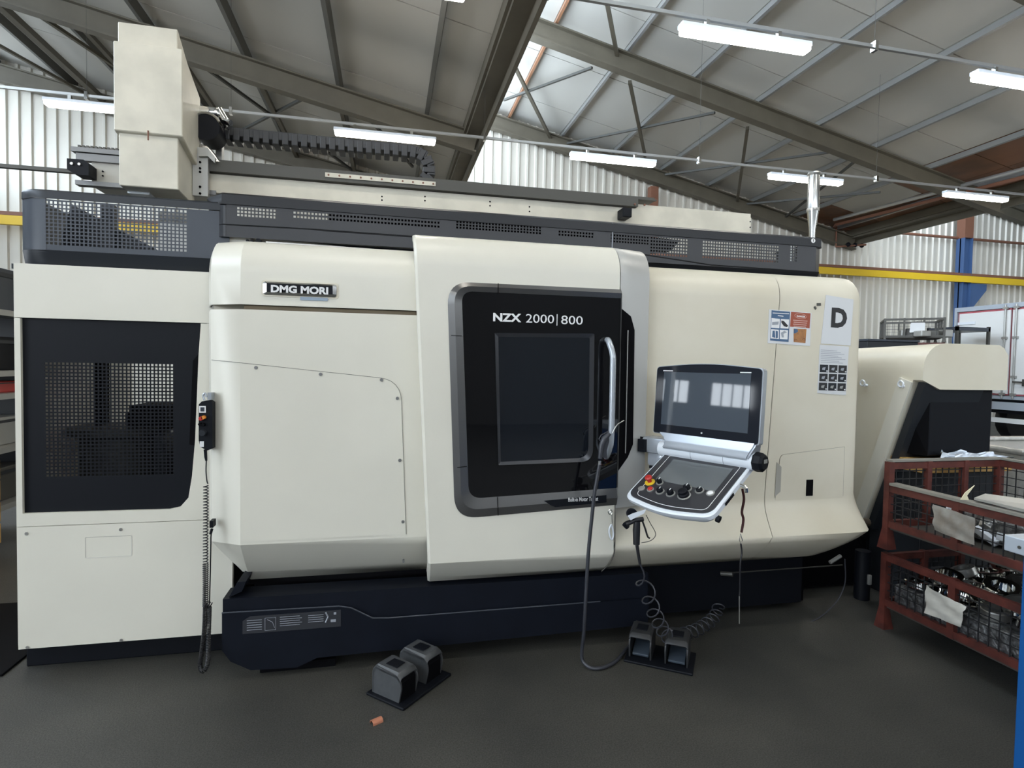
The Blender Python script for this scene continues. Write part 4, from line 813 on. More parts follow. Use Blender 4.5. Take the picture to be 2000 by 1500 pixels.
b = B(); tube(b, [(2.92, 3.25, 0.56), (3.3, 3.3, 0.54)], 0.03, 10); obj('return_pipe', b, mat('bronze_pipe', (0.2, 0.16, 0.12), 0.4, metal=0.7), CN, 40)
t = thing('coolant_pump', 'small dark pump with pale plug in the shade under the conveyor', 'pump', (at(1682, 1180, 3.3).x, 3.3, 0)); b = B(); cyl(b, (0, 0, 0), (0, 0, 0.34), 0.05, n=14); obj('body', b, BLACK, t, 40); b = B(); box(b, -0.012, -0.07, 0.12, 0.012, -0.05, 0.19, 0.004); obj('sight_glass', b, ALU, t)

# ------------------------------------------------------------------ red wire bins at the right
xb, yb_ = 3.05, 2.90
low = stillage('lower red wire bin standing on the floor, holding shiny rings', (xb+0.0, yb_-1.30, 0.0), 0.0, 1.30, 0.86, 0.47, 0.14, REDM, 'red wire bins stacked at right', leg=0.14, mesh=0.05)
upb = stillage('upper red wire bin stacked on the lower one, low front side', (xb, yb_-1.30, 0.50), 0.0, 1.30, 0.86, 0.54, 0.13, REDM, 'red wire bins stacked at right', leg=0.14, mesh=0.05, drop=0.40)
LEDGE = mat('worn_grey_edge', (0.23, 0.22, 0.19), 0.5)
for z_, nm in ((0.905, upb),):
    bb = B(); box(bb, -0.03, 0.03, 0.40, 0.03, 1.27, 0.415); obj('lip', bb, LEDGE, upb)
bb = B(); box(bb, 0.0, 1.28, 0.54, 0.86, 1.33, 0.552); box(bb, 0.84, 0.0, 0.54, 0.88, 1.3, 0.552); obj('lip', bb, LEDGE, upb)
ringm = []
for k, (ro, ri_, h) in enumerate(((0.085, 0.055, 0.04), (0.065, 0.04, 0.05), (0.10, 0.07, 0.03))):
    bm = B(); lathe(bm, [(ri_, 0), (ro, 0), (ro+0.004, 0.005), (ro+0.004, h-0.005), (ro, h), (ri_, h), (ri_, 0)], 24); me = bpy.data.meshes.new('ring'); bm.to_mesh(me); bm.free(); me.materials.append(CHROME if k != 1 else STEEL)
    for p in me.polygons: p.use_smooth = True
    me.set_sharp_from_angle(angle=0.6); ringm.append(me)
ri = random.Random(3)
for k in range(54):
    gx = k % 5; gy = (k//5) % 6; lay = k//30
    o = bpy.data.objects.new('steel_ring', ringm[k % 3]); C.objects.link(o)
    o.location = (xb+0.12+gx*0.155+ri.uniform(-.02, .02)+lay*0.06, yb_-0.15-gy*0.2+ri.uniform(-.02, .02)-lay*0.08, 0.30+lay*0.075+(k % 2)*0.01)
    o.rotation_euler = (ri.uniform(-.35, .35), ri.uniform(-.35, .35), 0)
    tag(o, 'shiny machined steel ring heaped in the lower red wire bin', 'metal ring', 'rings heaped in the lower red bin')
bb = B(); box(bb, xb+0.03, yb_-1.27, 0.15, xb+0.83, yb_-0.03, 0.29, 0.02); o = tag(obj('steel_swarf', bb, mat('swarf_metal', (0.4, 0.41, 0.42), 0.3, metal=0.8, noise=0.7, scale=45, bump=1.0)), 'bed of silvery turned parts filling the lower red bin behind its mesh', 'metal scrap'); o['kind'] = 'stuff'
bb = B(); box(bb, xb+0.25, yb_-1.27, 0.65, xb+0.83, yb_-0.2, 0.80, 0.02); o = tag(obj('steel_swarf', bb, bpy.data.materials['swarf_metal']), 'silvery turned scrap lying in the upper red bin', 'metal scrap'); o['kind'] = 'stuff'
for k in range(16):
    bm = B(); L_ = ri.uniform(.08, .16); box(bm, -L_/2, -0.02, -0.02, L_/2, 0.02, 0.02, 0.004)
    o = obj('steel_offcut', bm, STEEL if k % 3 else WHITEP); o.location = (xb+0.06+ri.uniform(0, .22), yb_-0.22-k*0.062, 0.68+ri.uniform(0, .16)); o.rotation_euler = (ri.uniform(-.6, .6), ri.uniform(-.9, .9), ri.uniform(0, 3))
    tag(o, 'bright steel offcut lying in the upper red bin behind its mesh', 'steel offcut', 'offcuts in the upper red bin')
def sheet(name, corners, mt_, amp, n=10, seed=1, th=0.003):
    rr_ = random.Random(seed); a, b_, c, d = [Vector(p) for p in corners]; bm = B(); nrm = (b_-a).cross(d-a).normalized(); V = []
    for i in range(n+1):
        V.append([bm.verts.new(a.lerp(b_, j/n).lerp(d.lerp(c, j/n), i/n)+nrm*(amp*math.sin(j*1.3+i*0.7+seed)*0.5+rr_.uniform(-amp, amp)*0.5)) for j in range(n+1)])
    for i in range(n):
        for j in range(n): bm.faces.new((V[i][j], V[i][j+1], V[i+1][j+1], V[i+1][j]))
    return solid(obj(name, bm, mt_, None, 60), th)
def S3(px, py, X=xb-0.035): y, z = YZ(px, py, X); return (X, y, z)
tag(sheet('plastic_sheet', [S3(1824, 1035), S3(1822, 985), S3(1905, 1012), S3(1902, 1065)], PLAST, 0.008, 8, 2), 'grimy clear plastic sheet hanging in the upper red bin side', 'plastic sheet')
tag(sheet('white_bag', [S3(1806, 1197), S3(1808, 1143), S3(1885, 1185), S3(1876, 1225)], CLOTH, 0.012, 8, 5), 'creased white plastic bag on the lower red bin side', 'bag')
tag(sheet('foil_wrap', [(3.57, 2.99, 1.03), (4.15, 2.99, 1.025), (4.0, 3.06, 1.045), (3.62, 3.06, 1.065)], mat('foil', (0.6, 0.66, 0.74), 0.3, metal=0.5), 0.03, 10, 8), 'crumpled pale blue film lying under the black chute', 'film')
b = B(); box(b, 3.46, 3.03, 0.93, 4.2, 3.6, 1.01, 0.004); tag(obj('wooden_board', b, WOOD), 'pine board edge beneath the crumpled blue film', 'board')
b = B(); box(b, 3.50, 3.07, 0.0, 4.15, 3.56, 0.93, 0.01); tag(obj('chip_bin', b, GREYD), 'dark chip bin under the conveyor chute behind red bins', 'bin')
# flat perforated steel plate resting on the bin edge, with torn corner
b = B(); q = [S3(1880, 975, xb+0.03), S3(1900, 972, xb+0.1)]; prism(b, [(xb+0.00, yb_-0.52, 0.925), (xb+0.10, yb_-0.5, 0.94), (xb+0.5, yb_-1.3, 0.95), (xb+0.0, yb_-1.3, 0.925)], (0, 0, 0.012)); tag(obj('steel_plate', b, ALU), 'rough silver plate lying over the upper red bin edge', 'plate')
b = B(); prism(b, [at(1877, 976, 2.38), at(1893, 977, 2.38), at(1889, 968, 2.38), at(1904, 948, 2.38), at(1886, 962, 2.38)], (0, 0.004, 0)); tag(obj('paper_scrap', b, mat('yellowed_paper', (0.7, 0.65, 0.45), 0.6)), 'torn yellowish paper tip standing on the upper bin edge', 'paper')
# blue bench at the right edge
t = thing('blue_bench', 'blue steel bench corner at the lower right picture edge', 'bench', (2.145, 0.3, 0))
b = B(); box(b, 0.0, 0.0, 0.0, 0.05, 1.2, 0.975, 0.004); box(b, 0.052, 1.15, 0.0, 1.0, 1.198, 0.975, 0.004); obj('frame', b, BLUEM, t)
b = B(); box(b, -0.06, -0.05, 0.99, 1.05, 1.22, 1.045, 0.004); tp = obj('top', b, mat('bench_plate', (0.45, 0.5, 0.56), 0.35, metal=0.3), t)
b = B(); cyl(b, (-0.02, 1.221, 1.01), (-0.02, 1.226, 1.01), 0.008, n=10); cyl(b, (-0.0605, 1.17, 1.015), (-0.062, 1.17, 1.015), 0.006, n=8); obj('bolt', b, DKST, tp)

# ------------------------------------------------------------------ operator console
a_ = -1.096; CO = thing('operator_console', 'swivelled control console with large screen and knob panel', 'control panel', (1.417, 2.82, 0), a_)
tilt = 0.061
MON = bpy.data.objects.new('monitor', None); C.objects.link(MON); MON.parent = CO; MON.location = (0, 0, 1.251); MON.rotation_euler = (-tilt, 0, 0)
# local plane y=0 is the glass, x 0..0.58, z 0..0.35
out = rpoly([(-0.006, -0.006), (0.586, -0.006), (0.586, 0.353), (0.29, 0.378), (-0.006, 0.353)], [0.014, 0.014, 0.02, 0.3, 0.02], 6)
b = B(); prism(b, [(p.x, 0.002, p.y) for p in out], (0, 0.035, 0)); obj('housing', b, SILVER, MON)
ins = [p+(Vector((0.29, 0.18))-p)*0.018 for p in out]
b = B(); prism(b, [(p.x, -0.003, p.y) for p in ins], (0, 0.006, 0)); obj('bezel', b, mat('bezel_glass', (0.012, 0.014, 0.02), 0.06), MON)
b = B(); box(b, 0.045, -0.005, 0.045, 0.53, -0.003, 0.325); obj('screen', b, SCREEN, MON)
b = B(); box(b, 0.04, -0.006, 0.329, 0.10, -0.003, 0.334); box(b, 0.475, -0.006, 0.329, 0.53, -0.003, 0.334); obj('bezel_print', b, WHITE, MON)
b = B(); cyl(b, (0.29, -0.003, 0.022), (0.29, -0.006, 0.022), 0.004, n=10); obj('power_light', b, WHITE, MON)
# neck between the screen and tube
b = B()
secs = []
for z, x0_, x1_, y0_, y1_ in ((1.262, 0.01, 0.575, 0.0, 0.045), (1.225, 0.07, 0.565, -0.012, 0.07), (1.20, 0.08, 0.55, -0.02, 0.09), (1.17, 0.06, 0.54, -0.02, 0.09)):
    secs.append([Vector(p) for p in ((x0_, y0_, z), (x1_, y0_, z), (x1_, y1_, z), (x0_, y1_, z))])
loft(b, secs); bmesh.ops.bevel(b, geom=list(b.edges), offset=0.008, segments=2, affect='EDGES'); obj('neck', b, SILVER, CO, 50)
b = B(); cyl(b, (0.03, 0.035, 1.163), (0.555, 0.035, 1.163), 0.044, n=28); TB = obj('hinge_tube', b, WHITEP, CO, 40)
for x in (0.23, 0.41): b = B(); cyl(b, (x, 0.035, 1.163), (x+0.003, 0.035, 1.163), 0.0445, n=28); obj('joint', b, GREYI, TB)
b = B(); lathe(b, [(0.046, 0.0), (0.048, 0.01), (0.045, 0.035), (0.034, 0.046), (0.0, 0.046)], 8, Matrix.Translation((0.555, 0.035, 1.163)) @ Matrix.Rotation(PI/2, 4, 'Y')); obj('end_cap', b, BLACK, TB)
b = B(); prism(b, [(0.602, 0.02, 1.18), (0.602, 0.05, 1.18), (0.602, 0.05, 1.162), (0.602, 0.02, 1.162)], (0.002, 0, 0)); obj('lock_tab', b, ALU, TB)
# supporting arm at the rear-left
b = B(); box(b, -0.10, 0.02, 1.125, 0.06, 0.12, 1.215, 0.02); box(b, -0.08, 0.05, 1.05, 0.02, 0.14, 1.14, 0.015); obj('arm', b, SILVER, CO, 40)
b = B(); prism(b, [(-0.103, 0.03, 1.21), (-0.103, 0.11, 1.20), (-0.103, 0.12, 1.16), (-0.103, 0.09, 1.115), (-0.103, 0.02, 1.13)], (-0.01, 0, 0)); box(b, -0.105, -0.0, 1.13, -0.06, 0.02, 1.20); box(b, -0.07, 0.06, 1.035, 0.03, 0.13, 1.05); obj('arm_cover', b, BLACK, CO)
b = B(); box(b, -0.02, 0.05, 1.06, 0.3, 0.13, 1.12, 0.02); obj('arm_link', b, SILVER, CO, 40)
# keyboard deck: local frame, x 0..0.46 , y 0(near)..0.377(far), z normal
KB = bpy.data.objects.new('knob_panel', None); C.objects.link(KB); KB.parent = CO; KB.location = (0.067, -0.299, 0.959); KB.rotation_euler = (PI/2-1.058, 0, 0)
def kpoly(g): return rpoly([(-g, -g*1.2), (0.23, -0.045-g*1.6), (0.46+g, -g*1.2), (0.46+g, 0.377+g), (-g, 0.377+g)], [0.05, 0.35, 0.05, 0.02, 0.02], 7)
b = B(); o1 = kpoly(0.008); o2 = kpoly(0.012)
loft(b, [[Vector((p.x, p.y, -0.003)) for p in o1], [Vector((p.x, p.y, -0.008)) for p in o2], [Vector((p.x, p.y+0.004, -0.030)) for p in o2], [Vector((p.x*0.9+0.023, p.y*0.9+0.02, -0.062)) for p in o1]]); obj('housing', b, WHITEP, KB, 35)
b = B(); prism(b, [(p.x, p.y, -0.004) for p in kpoly(-0.002)], (0, 0, 0.006)); obj('deck', b, DECK, KB)
fr = rpoly([(0.045, 0.015), (0.23, -0.02), (0.43, 0.015), (0.43, 0.35), (0.035, 0.35)], [0.03, 0.2, 0.03, 0.01, 0.01], 5)
b = B(); tube(b, [Vector((p.x, p.y, 0.002)) for p in fr], 0.0016, 4, closed=True); obj('outline', b, WHITE, KB)
b = B(); box(b, 0.075, 0.145, 0.002, 0.405, 0.325, 0.0035); obj('touch_screen', b, SCREEN2, KB)
def knob(x, y, r, h, kind, nm, ringc=ALU):
    b = B(); lathe(b, [(r*0.75, 0.002), (r, 0.002), (r, 0.006), (r*0.75, 0.007)], 20, Matrix.Translation((x, y, 0))); rg = obj('button_ring', b, ringc, KB, 40)
    b = B(); lathe(b, [(r*0.72, 0.002), (r*0.72, h*0.85), (r*0.6, h), (0.0, h)], 16, Matrix.Translation((x, y, 0))); o = obj(nm, b, kind, KB, 40)
    return o
def nb(x, y, h): b = B(); box(b, x-0.002, y, h, x+0.002, y+0.014, h+0.002); obj('pointer', b, WHITE, KB)
# emergency stop
b = B(); lathe(b, [(0.026, 0.002), (0.026, 0.006), (0.015, 0.008)], 24, Matrix.Translation((0.062, 0.118, 0))); obj('emergency_stop_plate', b, YELL, KB, 40)
b = B(); lathe(b, [(0.011, 0.006), (0.011, 0.022), (0.018, 0.026), (0.019, 0.034), (0.014, 0.04), (0, 0.04)], 20, Matrix.Translation((0.062, 0.118, 0))); obj('emergency_stop', b, RED, KB, 40)
for (x, y, r, h, kd, nm) in ((0.115, 0.128, 0.018, 0.026, BLACK, 'selector_knob'), (0.048, 0.062, 0.018, 0.006, DECK, 'push_button'), (0.098, 0.068, 0.018, 0.014, RED, 'push_button'), (0.155, 0.068, 0.022, 0.022, BLACK, 'rotary_knob'), (0.215, 0.068, 0.023, 0.026, BLACK, 'rotary_knob'), (0.272, 0.125, 0.024, 0.024, BLACK, 'rotary_knob'), (0.335, 0.13, 0.022, 0.016, BLACK, 'rotary_knob'), (0.392, 0.128, 0.020, 0.008, WHITE, 'push_button')):
    knob(x, y, r, h, kd, nm)
    if 'knob' in nm: nb(x, y, h)
b = B(); lathe(b, [(0.030, 0.002), (0.032, 0.006), (0.028, 0.008)], 24, Matrix.Translation((0.285, 0.075, 0))); obj('hand_wheel_ring', b, ALU, KB, 40)
b = B(); lathe(b, [(0.026, 0.004), (0.026, 0.018), (0.022, 0.022), (0.022, 0.034), (0.016, 0.038), (0, 0.038)], 18, Matrix.Translation((0.285, 0.075, 0))); obj('hand_wheel', b, BLACK, KB, 40)
b = B(); box(b, 0.474, 0.10, -0.028, 0.476, 0.18, -0.014); obj('side_grille', b, BLACK, KB)
b = B(); cyl(b, (0.462, 0.03, -0.045), (0.478, 0.03, -0.05), 0.016, n=12); obj('side_knob', b, BLACK, KB, 40)
b = B(); cyl(b, (0.46, 0.25, -0.02), (0.492, 0.25, -0.025), 0.008, n=8); tube(b, [(0.49, 0.25, -0.025), (0.50, 0.245, -0.03), (0.50, 0.24, -0.05)], 0.008, 8); obj('key_plug', b, CHROME, KB, 40)

# lanyard from the console plug
YY = 2.45
ln = thing('lanyard', 'black and dark red lanyard hanging from the console side', 'lanyard', (0, 0, 0))
b = B(); tube(b, spline([at(1450, 955, YY), at(1453, 975, YY), at(1449, 1000, YY), at(1452, 1015, YY), at(1448, 1040, YY)], 5), [0.006]*21, 6); obj('strap', b, mat('dark_red_strap', (0.05, 0.006, 0.006), 0.6), ln, 60)
b = B(); tube(b, [at(1446, 1042, YY), at(1444, 1055, YY), at(1447, 1062, YY), at(1450, 1055, YY)], 0.002, 5, closed=True); obj('split_ring', b, CHROME, ln)
b = B(); tube(b, spline([at(1447, 1062, YY), at(1449, 1080, YY), at(1446, 1100, YY), at(1445, 1150, YY), at(1444, 1164, YY)], 5), 0.004, 6); obj('cord', b, RUBBER, ln, 60)
b = B(); tube(b, [at(1444, 1163, YY), at(1444, 1218, YY)], 0.003, 6); obj('rod', b, STEEL, ln)

# ------------------------------------------------------------------ coolant gun on the door handle and its hose
G = thing('coolant_gun', 'grey trigger gun with black hose hooked on the silver door handle', 'coolant gun', (0, 0, 0)); Yg = 2.76
gp = lambda pts, Y=Yg: [at(px, py, Y) for px, py in pts]
b = B(); tube(b, gp([(1172, 896), (1175, 870), (1180, 857), (1190, 846)]), [0.011, 0.015, 0.016, 0.013], 10); obj('grip', b, HOSE, G, 60)
b = B(); prism(b, gp([(1176, 893), (1180, 862), (1190, 850), (1190, 862), (1185, 880), (1186, 896)]), (0, 0.02, 0)); obj('body', b, HOSE, G)
b = B(); tube(b, gp([(1189, 842), (1174, 850), (1170, 857), (1174, 863)]), 0.0035, 6); obj('trigger', b, HOSE, G, 60)
b = B(); tube(b, gp([(1196, 846), (1202, 834), (1207, 828), (1219, 821)]), 0.003, 6); obj('nozzle', b, STEEL, G, 60)
b = B(); tube(b, gp([(1171, 900), (1171, 908)]), 0.009, 10); obj('coupling', b, CHROME, G, 40)
hp = gp([(1171, 907), (1166, 935), (1161, 965), (1156, 1010), (1150, 1070), (1146, 1130), (1143, 1190)], 2.74)+[at(1140, 1240, 2.77), at(1137, 1268, 2.80)]
hp += [Vector((1.03, 2.80, 0.035)), Vector((1.06, 2.76, 0.015)), Vector((1.12, 2.75, 0.013)), Vector((1.22, 2.80, 0.013)), Vector((1.34, 2.92, 0.014)), Vector((1.5, 3.05, 0.03))]
b = B(); tube(b, spline(hp, 5), 0.0095, 10); obj('hose', b, HOSE, G, 60)
# air blow gun and coiled hose
A = thing('air_blow_gun', 'black air gun with coiled hose hanging under the console', 'air gun', (0, 0, 0)); Ya = 2.5
ga = lambda pts, Y=Ya: [at(px, py, Y) for px, py in pts]
b = B(); lathe(b, [(0.0, -0.012), (0.024, -0.012), (0.026, 0), (0.024, 0.012), (0.0, 0.012)], 20, Matrix.Translation(at(1234, 1003, Ya)) @ Matrix.Rotation(PI/2, 4, 'X')); obj('head', b, BLACK, A, 40)
b = B(); tube(b, ga([(1244, 1018), (1243, 1035), (1243, 1063)]), [0.016, 0.018, 0.016], 12); obj('grip', b, RUBBER, A, 50)
b = B(); tube(b, ga([(1222, 1024), (1240, 1016), (1256, 1014)]), [0.013, 0.011, 0.011], 10); obj('barrel', b, RUBBER, A, 50)
b = B(); tube(b, ga([(1219, 1023), (1226, 1030)]), 0.012, 8); obj('nozzle_nut', b, BLACK, A)
b = B(); tube(b, spline(ga([(1254, 1016), (1260, 1032), (1265, 1048), (1269, 1051)]), 4), 0.0045, 6); obj('lever', b, RUBBER, A, 60)
b = B(); tube(b, spline(ga([(1262, 1006), (1270, 1022), (1280, 1040), (1278, 1050), (1268, 1057), (1253, 1060)]), 4), 0.002, 5); obj('guard_wire', b, DKST, A, 60)
b = B(); prism(b, [at(1226, 1008, Ya-.03), at(1236, 1003, Ya-.03), at(1262, 995, Ya-.03), at(1258, 1003, Ya-.03), at(1232, 1016, Ya-.03)], (0, 0.004, 0)); obj('hook_plate', b, WHITEP, A)
b = B(); tube(b, ga([(1244, 1064), (1246, 1078), (1250, 1102)]), [0.009, 0.008, 0.007], 8); obj('hose_end', b, RUBBER, A, 50)
ax = spline([at(1250, 1102, Ya), at(1252, 1120, Ya+.02), at(1262, 1150, 2.58), at(1275, 1190, 2.66), at(1290, 1222, 2.72), at(1305, 1243, 2.78), at(1330, 1240, 2.88), at(1365, 1228, 2.95), at(1395, 1205, 3.02), at(1405, 1180, 3.08)], 6)
def vcoil(ax, r0, r1, phase, n=14):
    L_ = [0]
    for i in range(1, len(ax)): L_.append(L_[-1]+(ax[i]-ax[i-1]).length)
    out = []; turns = phase(1.0); N = int(turns*n); t = 0
    for k in range(N+1):
        lo, hi = 0.0, 1.0
        for _ in range(24):
            mid = (lo+hi)/2
            if phase(mid) < k/n: lo = mid
            else: hi = mid
        t = hi; s_ = t*L_[-1]; i = max(j for j in range(len(L_)-1) if L_[j] <= s_+1e-9); f = min(1, (s_-L_[i])/max(1e-9, L_[i+1]-L_[i])); p = ax[i].lerp(ax[i+1], f); d = (ax[i+1]-ax[i]).normalized()
        u_ = d.cross(Vector((0, 1, 0))).normalized(); v_ = d.cross(u_); an = 2*PI*k/n; r_2 = (r0+(r1-r0)*t)*min(1, t*12)
        out.append(p+u_*math.cos(an)*r_2+v_*math.sin(an)*r_2)
    return out
co = vcoil(ax, 0.040, 0.034, lambda t: 4*t+13*t*t if t < 0.75 else 4*t+13*t*t-6*(t-0.75)**2)
b = B(); tube(b, co, 0.0042, 6); obj('coiled_hose', b, HOSE, A, 60)
# latch charm and thin cable next to the door seam
K = thing('hanging_latch', 'small white carabiner on a chrome ring below the door window', 'latch', (0, 0, 0)); Yk = YD-0.02
b = B(); tube(b, [at(1192+4*math.cos(a), 1000+5*math.sin(a), Yk) for a in [2*PI*k/8 for k in range(8)]], 0.0025, 5, closed=True); cyl(b, at(1192, 1000, YD), at(1192, 1000, Yk), 0.004); obj('ring', b, CHROME, K, 60)
b = B(); tube(b, [at(1195, 1005, Yk), at(1196, 1022, Yk)], 0.003, 6); obj('chain', b, STEEL, K)
b = B(); tube(b, spline([at(1194, 1024, Yk), at(1190, 1034, Yk), at(1191, 1046, Yk), at(1195, 1054, Yk), at(1198, 1046, Yk), at(1197, 1034, Yk), at(1194, 1024, Yk)], 3), 0.005, 6); obj('carabiner', b, WHITEP, K, 60)
b = B(); tube(b, spline([at(1201, 985, YD-.01), at(1201, 1040, YD-.01), at(1200, 1078, YD-.01), at(1192, 1098, YD-.0), at(1175, 1116, YD+.02)], 5), 0.0025, 5); tag(obj('door_cable', b, DKST), 'thin dark cable hanging down the door seam beside the carabiner', 'cable')

# ------------------------------------------------------------------ hand pendant with coiled cord
H = thing('hand_pendant', 'black hand pendant with red and orange knobs and coiled cord', 'pendant', (0, 0, 0)); Yp = 3.02
hpt = lambda pts, Y=Yp: [at(px, py, Y) for px, py in pts]
b = B(); r_ = [at(*q, Yp) for q in ((388, 790), (394, 784), (407, 782), (415, 786), (415, 876), (405, 880), (391, 873), (388, 860))]; prism(b, r_, (0, 0.06, 0)); HB = obj('body', b, BLACK, H)
x0, z1 = P2(389, 793, Yp-.002); x1, z0 = P2(402, 806, Yp-.002)
plate('display_frame', WHITE, H, x0, z0, x1, z1, Yp-0.001, 0.002); plate('display', GREYP, H, x0+.006, z0+.006, x1-.006, z1-.006, Yp-0.003, 0.001)
for (px, py, r_2, mt_, nm) in ((394, 817, 0.011, RED, 'stop_button'), (399, 815, 0.010, mat('orange_plastic', (0.7, 0.25, 0.04), 0.4), 'enable_button'), (392, 828, 0.008, BLACKM, 'selector_knob'), (398, 829, 0.009, BLACKM, 'selector_knob'), (397, 845, 0.017, GREYD, 'hand_wheel')):
    p = at(px, py, Yp); b = B(); cyl(b, (p.x, Yp, p.z), (p.x, Yp-0.02, p.z), r_2, r_2*0.85, n=14); obj(nm, b, mt_, H, 40)
x0, z1 = P2(390, 862, Yp-.002); x1, z0 = P2(398, 873, Yp-.002); plate('label', WHITE, H, x0, z0, x1, z1, Yp, 0.002)
b = B(); tube(b, spline(hpt([(399, 782), (397, 772), (401, 768), (403, 776)]), 4), 0.005, 6); box(b, at(405, 780, Yp).x, Yp, at(405, 781, Yp).z, at(413, 780, Yp).x, Yp+0.05, at(405, 767, Yp).z); obj('hanging_hook', b, SILVER, H, 50)
b = B(); tube(b, hpt([(401, 878), (402, 893), (403, 900)]), [0.008, 0.007, 0.005], 8); obj('strain_relief', b, BLACK, H, 50)
b = B(); tube(b, spline(hpt([(403, 900), (402.5, 920), (404, 938), (406, 945)]), 4), 0.003, 6); obj('cord', b, RUBBER, H, 60)
Yq = 3.0
ax1 = [at(402, 948, Yq), at(402, 1000, Yq), at(401.5, 1060, Yq), at(401.5, 1100, Yq)]
b = B(); tube(b, coil(ax1, 0.0105, 26, 10), 0.0028, 5); obj('coiled_cord', b, RUBBER, H, 60)
ax2 = [at(401.5, 1100, Yq), at(401.5, 1150, Yq), at(401, 1185, Yq)]
b = B(); tube(b, coil(ax2, 0.0115, 22, 10), 0.0028, 5); obj('coiled_cord', b, RUBBER, H, 60)
ax3 = spline([at(401, 1180, Yq), at(399, 1230, Yq-.01), at(394, 1275, Yq-.02), at(391, 1300, Yq-.04), at(397, 1311, Yq-.06), at(405, 1296, Yq-.05), at(407, 1260, Yq-.03), at(408, 1220, Yq), at(409, 1185, Yq)], 5)
zmin = min(p.z for p in ax3); dz = max(0, 0.016-zmin); ax3 = [p+Vector((0, 0, dz if p.z < 0.2 else 0)) for p in ax3]
b = B(); tube(b, coil(ax3, 0.009, 90, 8), 0.0028, 5); obj('coiled_cord', b, RUBBER, H, 60)
b = B(); tube(b, coil([at(401, 1180, Yq), at(412, 1183, Yq)], 0.014, 3, 10), 0.003, 5); obj('cord_knot', b, RUBBER, H, 60)
b = B(); tube(b, [at(409, 1180, Yq), at(411, 1110, Yq), at(412, 1050, Yq), at(413, 1036, Yq)], 0.003, 6); box(b, at(409, 1030, Yq).x, Yq, at(411, 1031, Yq).z, at(416, 1030, Yq).x, Yq+0.05, at(411, 1018, Yq).z); tube(b, [at(414, 1033, Yq), at(411, 1043, Yq)], 0.007, 6); obj('cord_return', b, BLACK, H, 60)

# ------------------------------------------------------------------ foot switches
def pedal_unit(par, ox, oy, hm, pm):
    """one hooded pedal, 0.12 wide (x) by 0.17 long (y), opening to -y"""
    b = B(); pr = [(0.0, 0.0), (0.0, 0.10), (0.03, 0.145), (0.055, 0.155), (0.165, 0.150), (0.18, 0.135), (0.185, 0.0)]
    pr = rpoly(pr, [0, 0.02, 0.02, 0.02, 0.02, 0.01, 0], 3)
    # hood shell: two cheeks, a roof, an end wall
    for x0_, x1_ in ((ox, ox+0.008), (ox+0.112, ox+0.12)):
        prism(b, [(x0_, oy+p.x, p.y) for p in rpoly([(0.02, 0.0), (0.0, 0.09), (0.02, 0.14), (0.165, 0.15), (0.185, 0.13), (0.185, 0)], [0, .02, .02, .02, .01, 0], 3)], (x1_-x0_, 0, 0))
    loft(b, [[Vector((x_, oy+p.x, p.y+dz_)) for p in rpoly([(0.005, 0.13), (0.025, 0.15), (0.165, 0.155), (0.188, 0.13), (0.188, 0.0), (0.180, 0.0), (0.180, 0.12), (0.16, 0.145), (0.03, 0.14), (0.015, 0.12)], 0.006, 2)] for x_, dz_ in ((ox, -0.012), (ox+0.012, 0), (ox+0.108, 0), (ox+0.12, -0.012))])
    h = obj('hood', b, hm, par, 40)
    b = B(); box(b, ox+0.03, oy+0.06, 0.1535, ox+0.09, oy+0.13, 0.157, 0.002); obj('recess_plate', b, BLACK, h)
    b = B(); box(b, ox+0.015, oy+0.03, 0.035, ox+0.105, oy+0.15, 0.05, 0.004, Matrix.Translation((0, oy+.1, .04)) @ Matrix.Rotation(0.25, 4, 'X') @ Matrix.Translation((0, -oy-.1, -.04))); obj('pedal', b, pm, par)
def foot_switch(name, label, loc, rz, hm, pm):
    t = thing(name, label, 'foot switch', loc, rz, 'double foot switches')
    b = B(); box(b, -0.02, -0.03, 0.0, 0.34, 0.21, 0.014, 0.005); obj('base_plate', b, BLACK, t)
    pedal_unit(t, 0.0, 0.0, hm, pm); pedal_unit(t, 0.19, 0.0, hm, pm)
    if pm is BLACK:
        for ox in (0.0, 0.19):
            b = B(); prism(b, [(ox+0.009, 0.012, 0.014), (ox+0.009, 0.012, 0.10), (ox+0.009, 0.03, 0.13), (ox+0.009, 0.17, 0.13), (ox+0.009, 0.17, 0.014)], (0.102, 0, 0)); obj('opening_shade', b, BLACKM, t)  # black block paints in the dark of the hood opening
    return t
fs = foot_switch('foot_switch', 'double grey hooded foot switch on the floor in front of the door', (0.08, 2.62, 0), 0.80, PEDAL, BLACK)
# second one turned towards the viewer, shade of the machine put into its colours
f2 = foot_switch('foot_switch', 'double shade-darkened foot switch with open front below the air hose', (1.30, 2.82, 0), -0.60, mat('shaded_pedal_hood', (0.022, 0.023, 0.025), 0.5), mat('shaded_pedal_plate', (0.05, 0.065, 0.085), 0.4))
b = B(); tube(b, spline([Vector((0.12, 2.88, 0.03)), Vector((0.04, 2.93, 0.012)), Vector((-0.03, 2.86, 0.010)), Vector((0.0, 2.80, 0.012)), Vector((0.06, 2.80, 0.02))], 6), 0.008, 8); tag(obj('switch_cable', b, RUBBER, None, 60), 'black cable looping behind the grey foot switch', 'cable')
p = Vector((-0.03, 2.53, 0)); b = B()
pts_o = [(0.018*math.cos(a), 0.018*math.sin(a)) for a in [PI*k/8 for k in range(9)]]; pts_i = [(0.015*math.cos(a), 0.015*math.sin(a)) for a in [PI*(8-k)/8 for k in range(9)]]
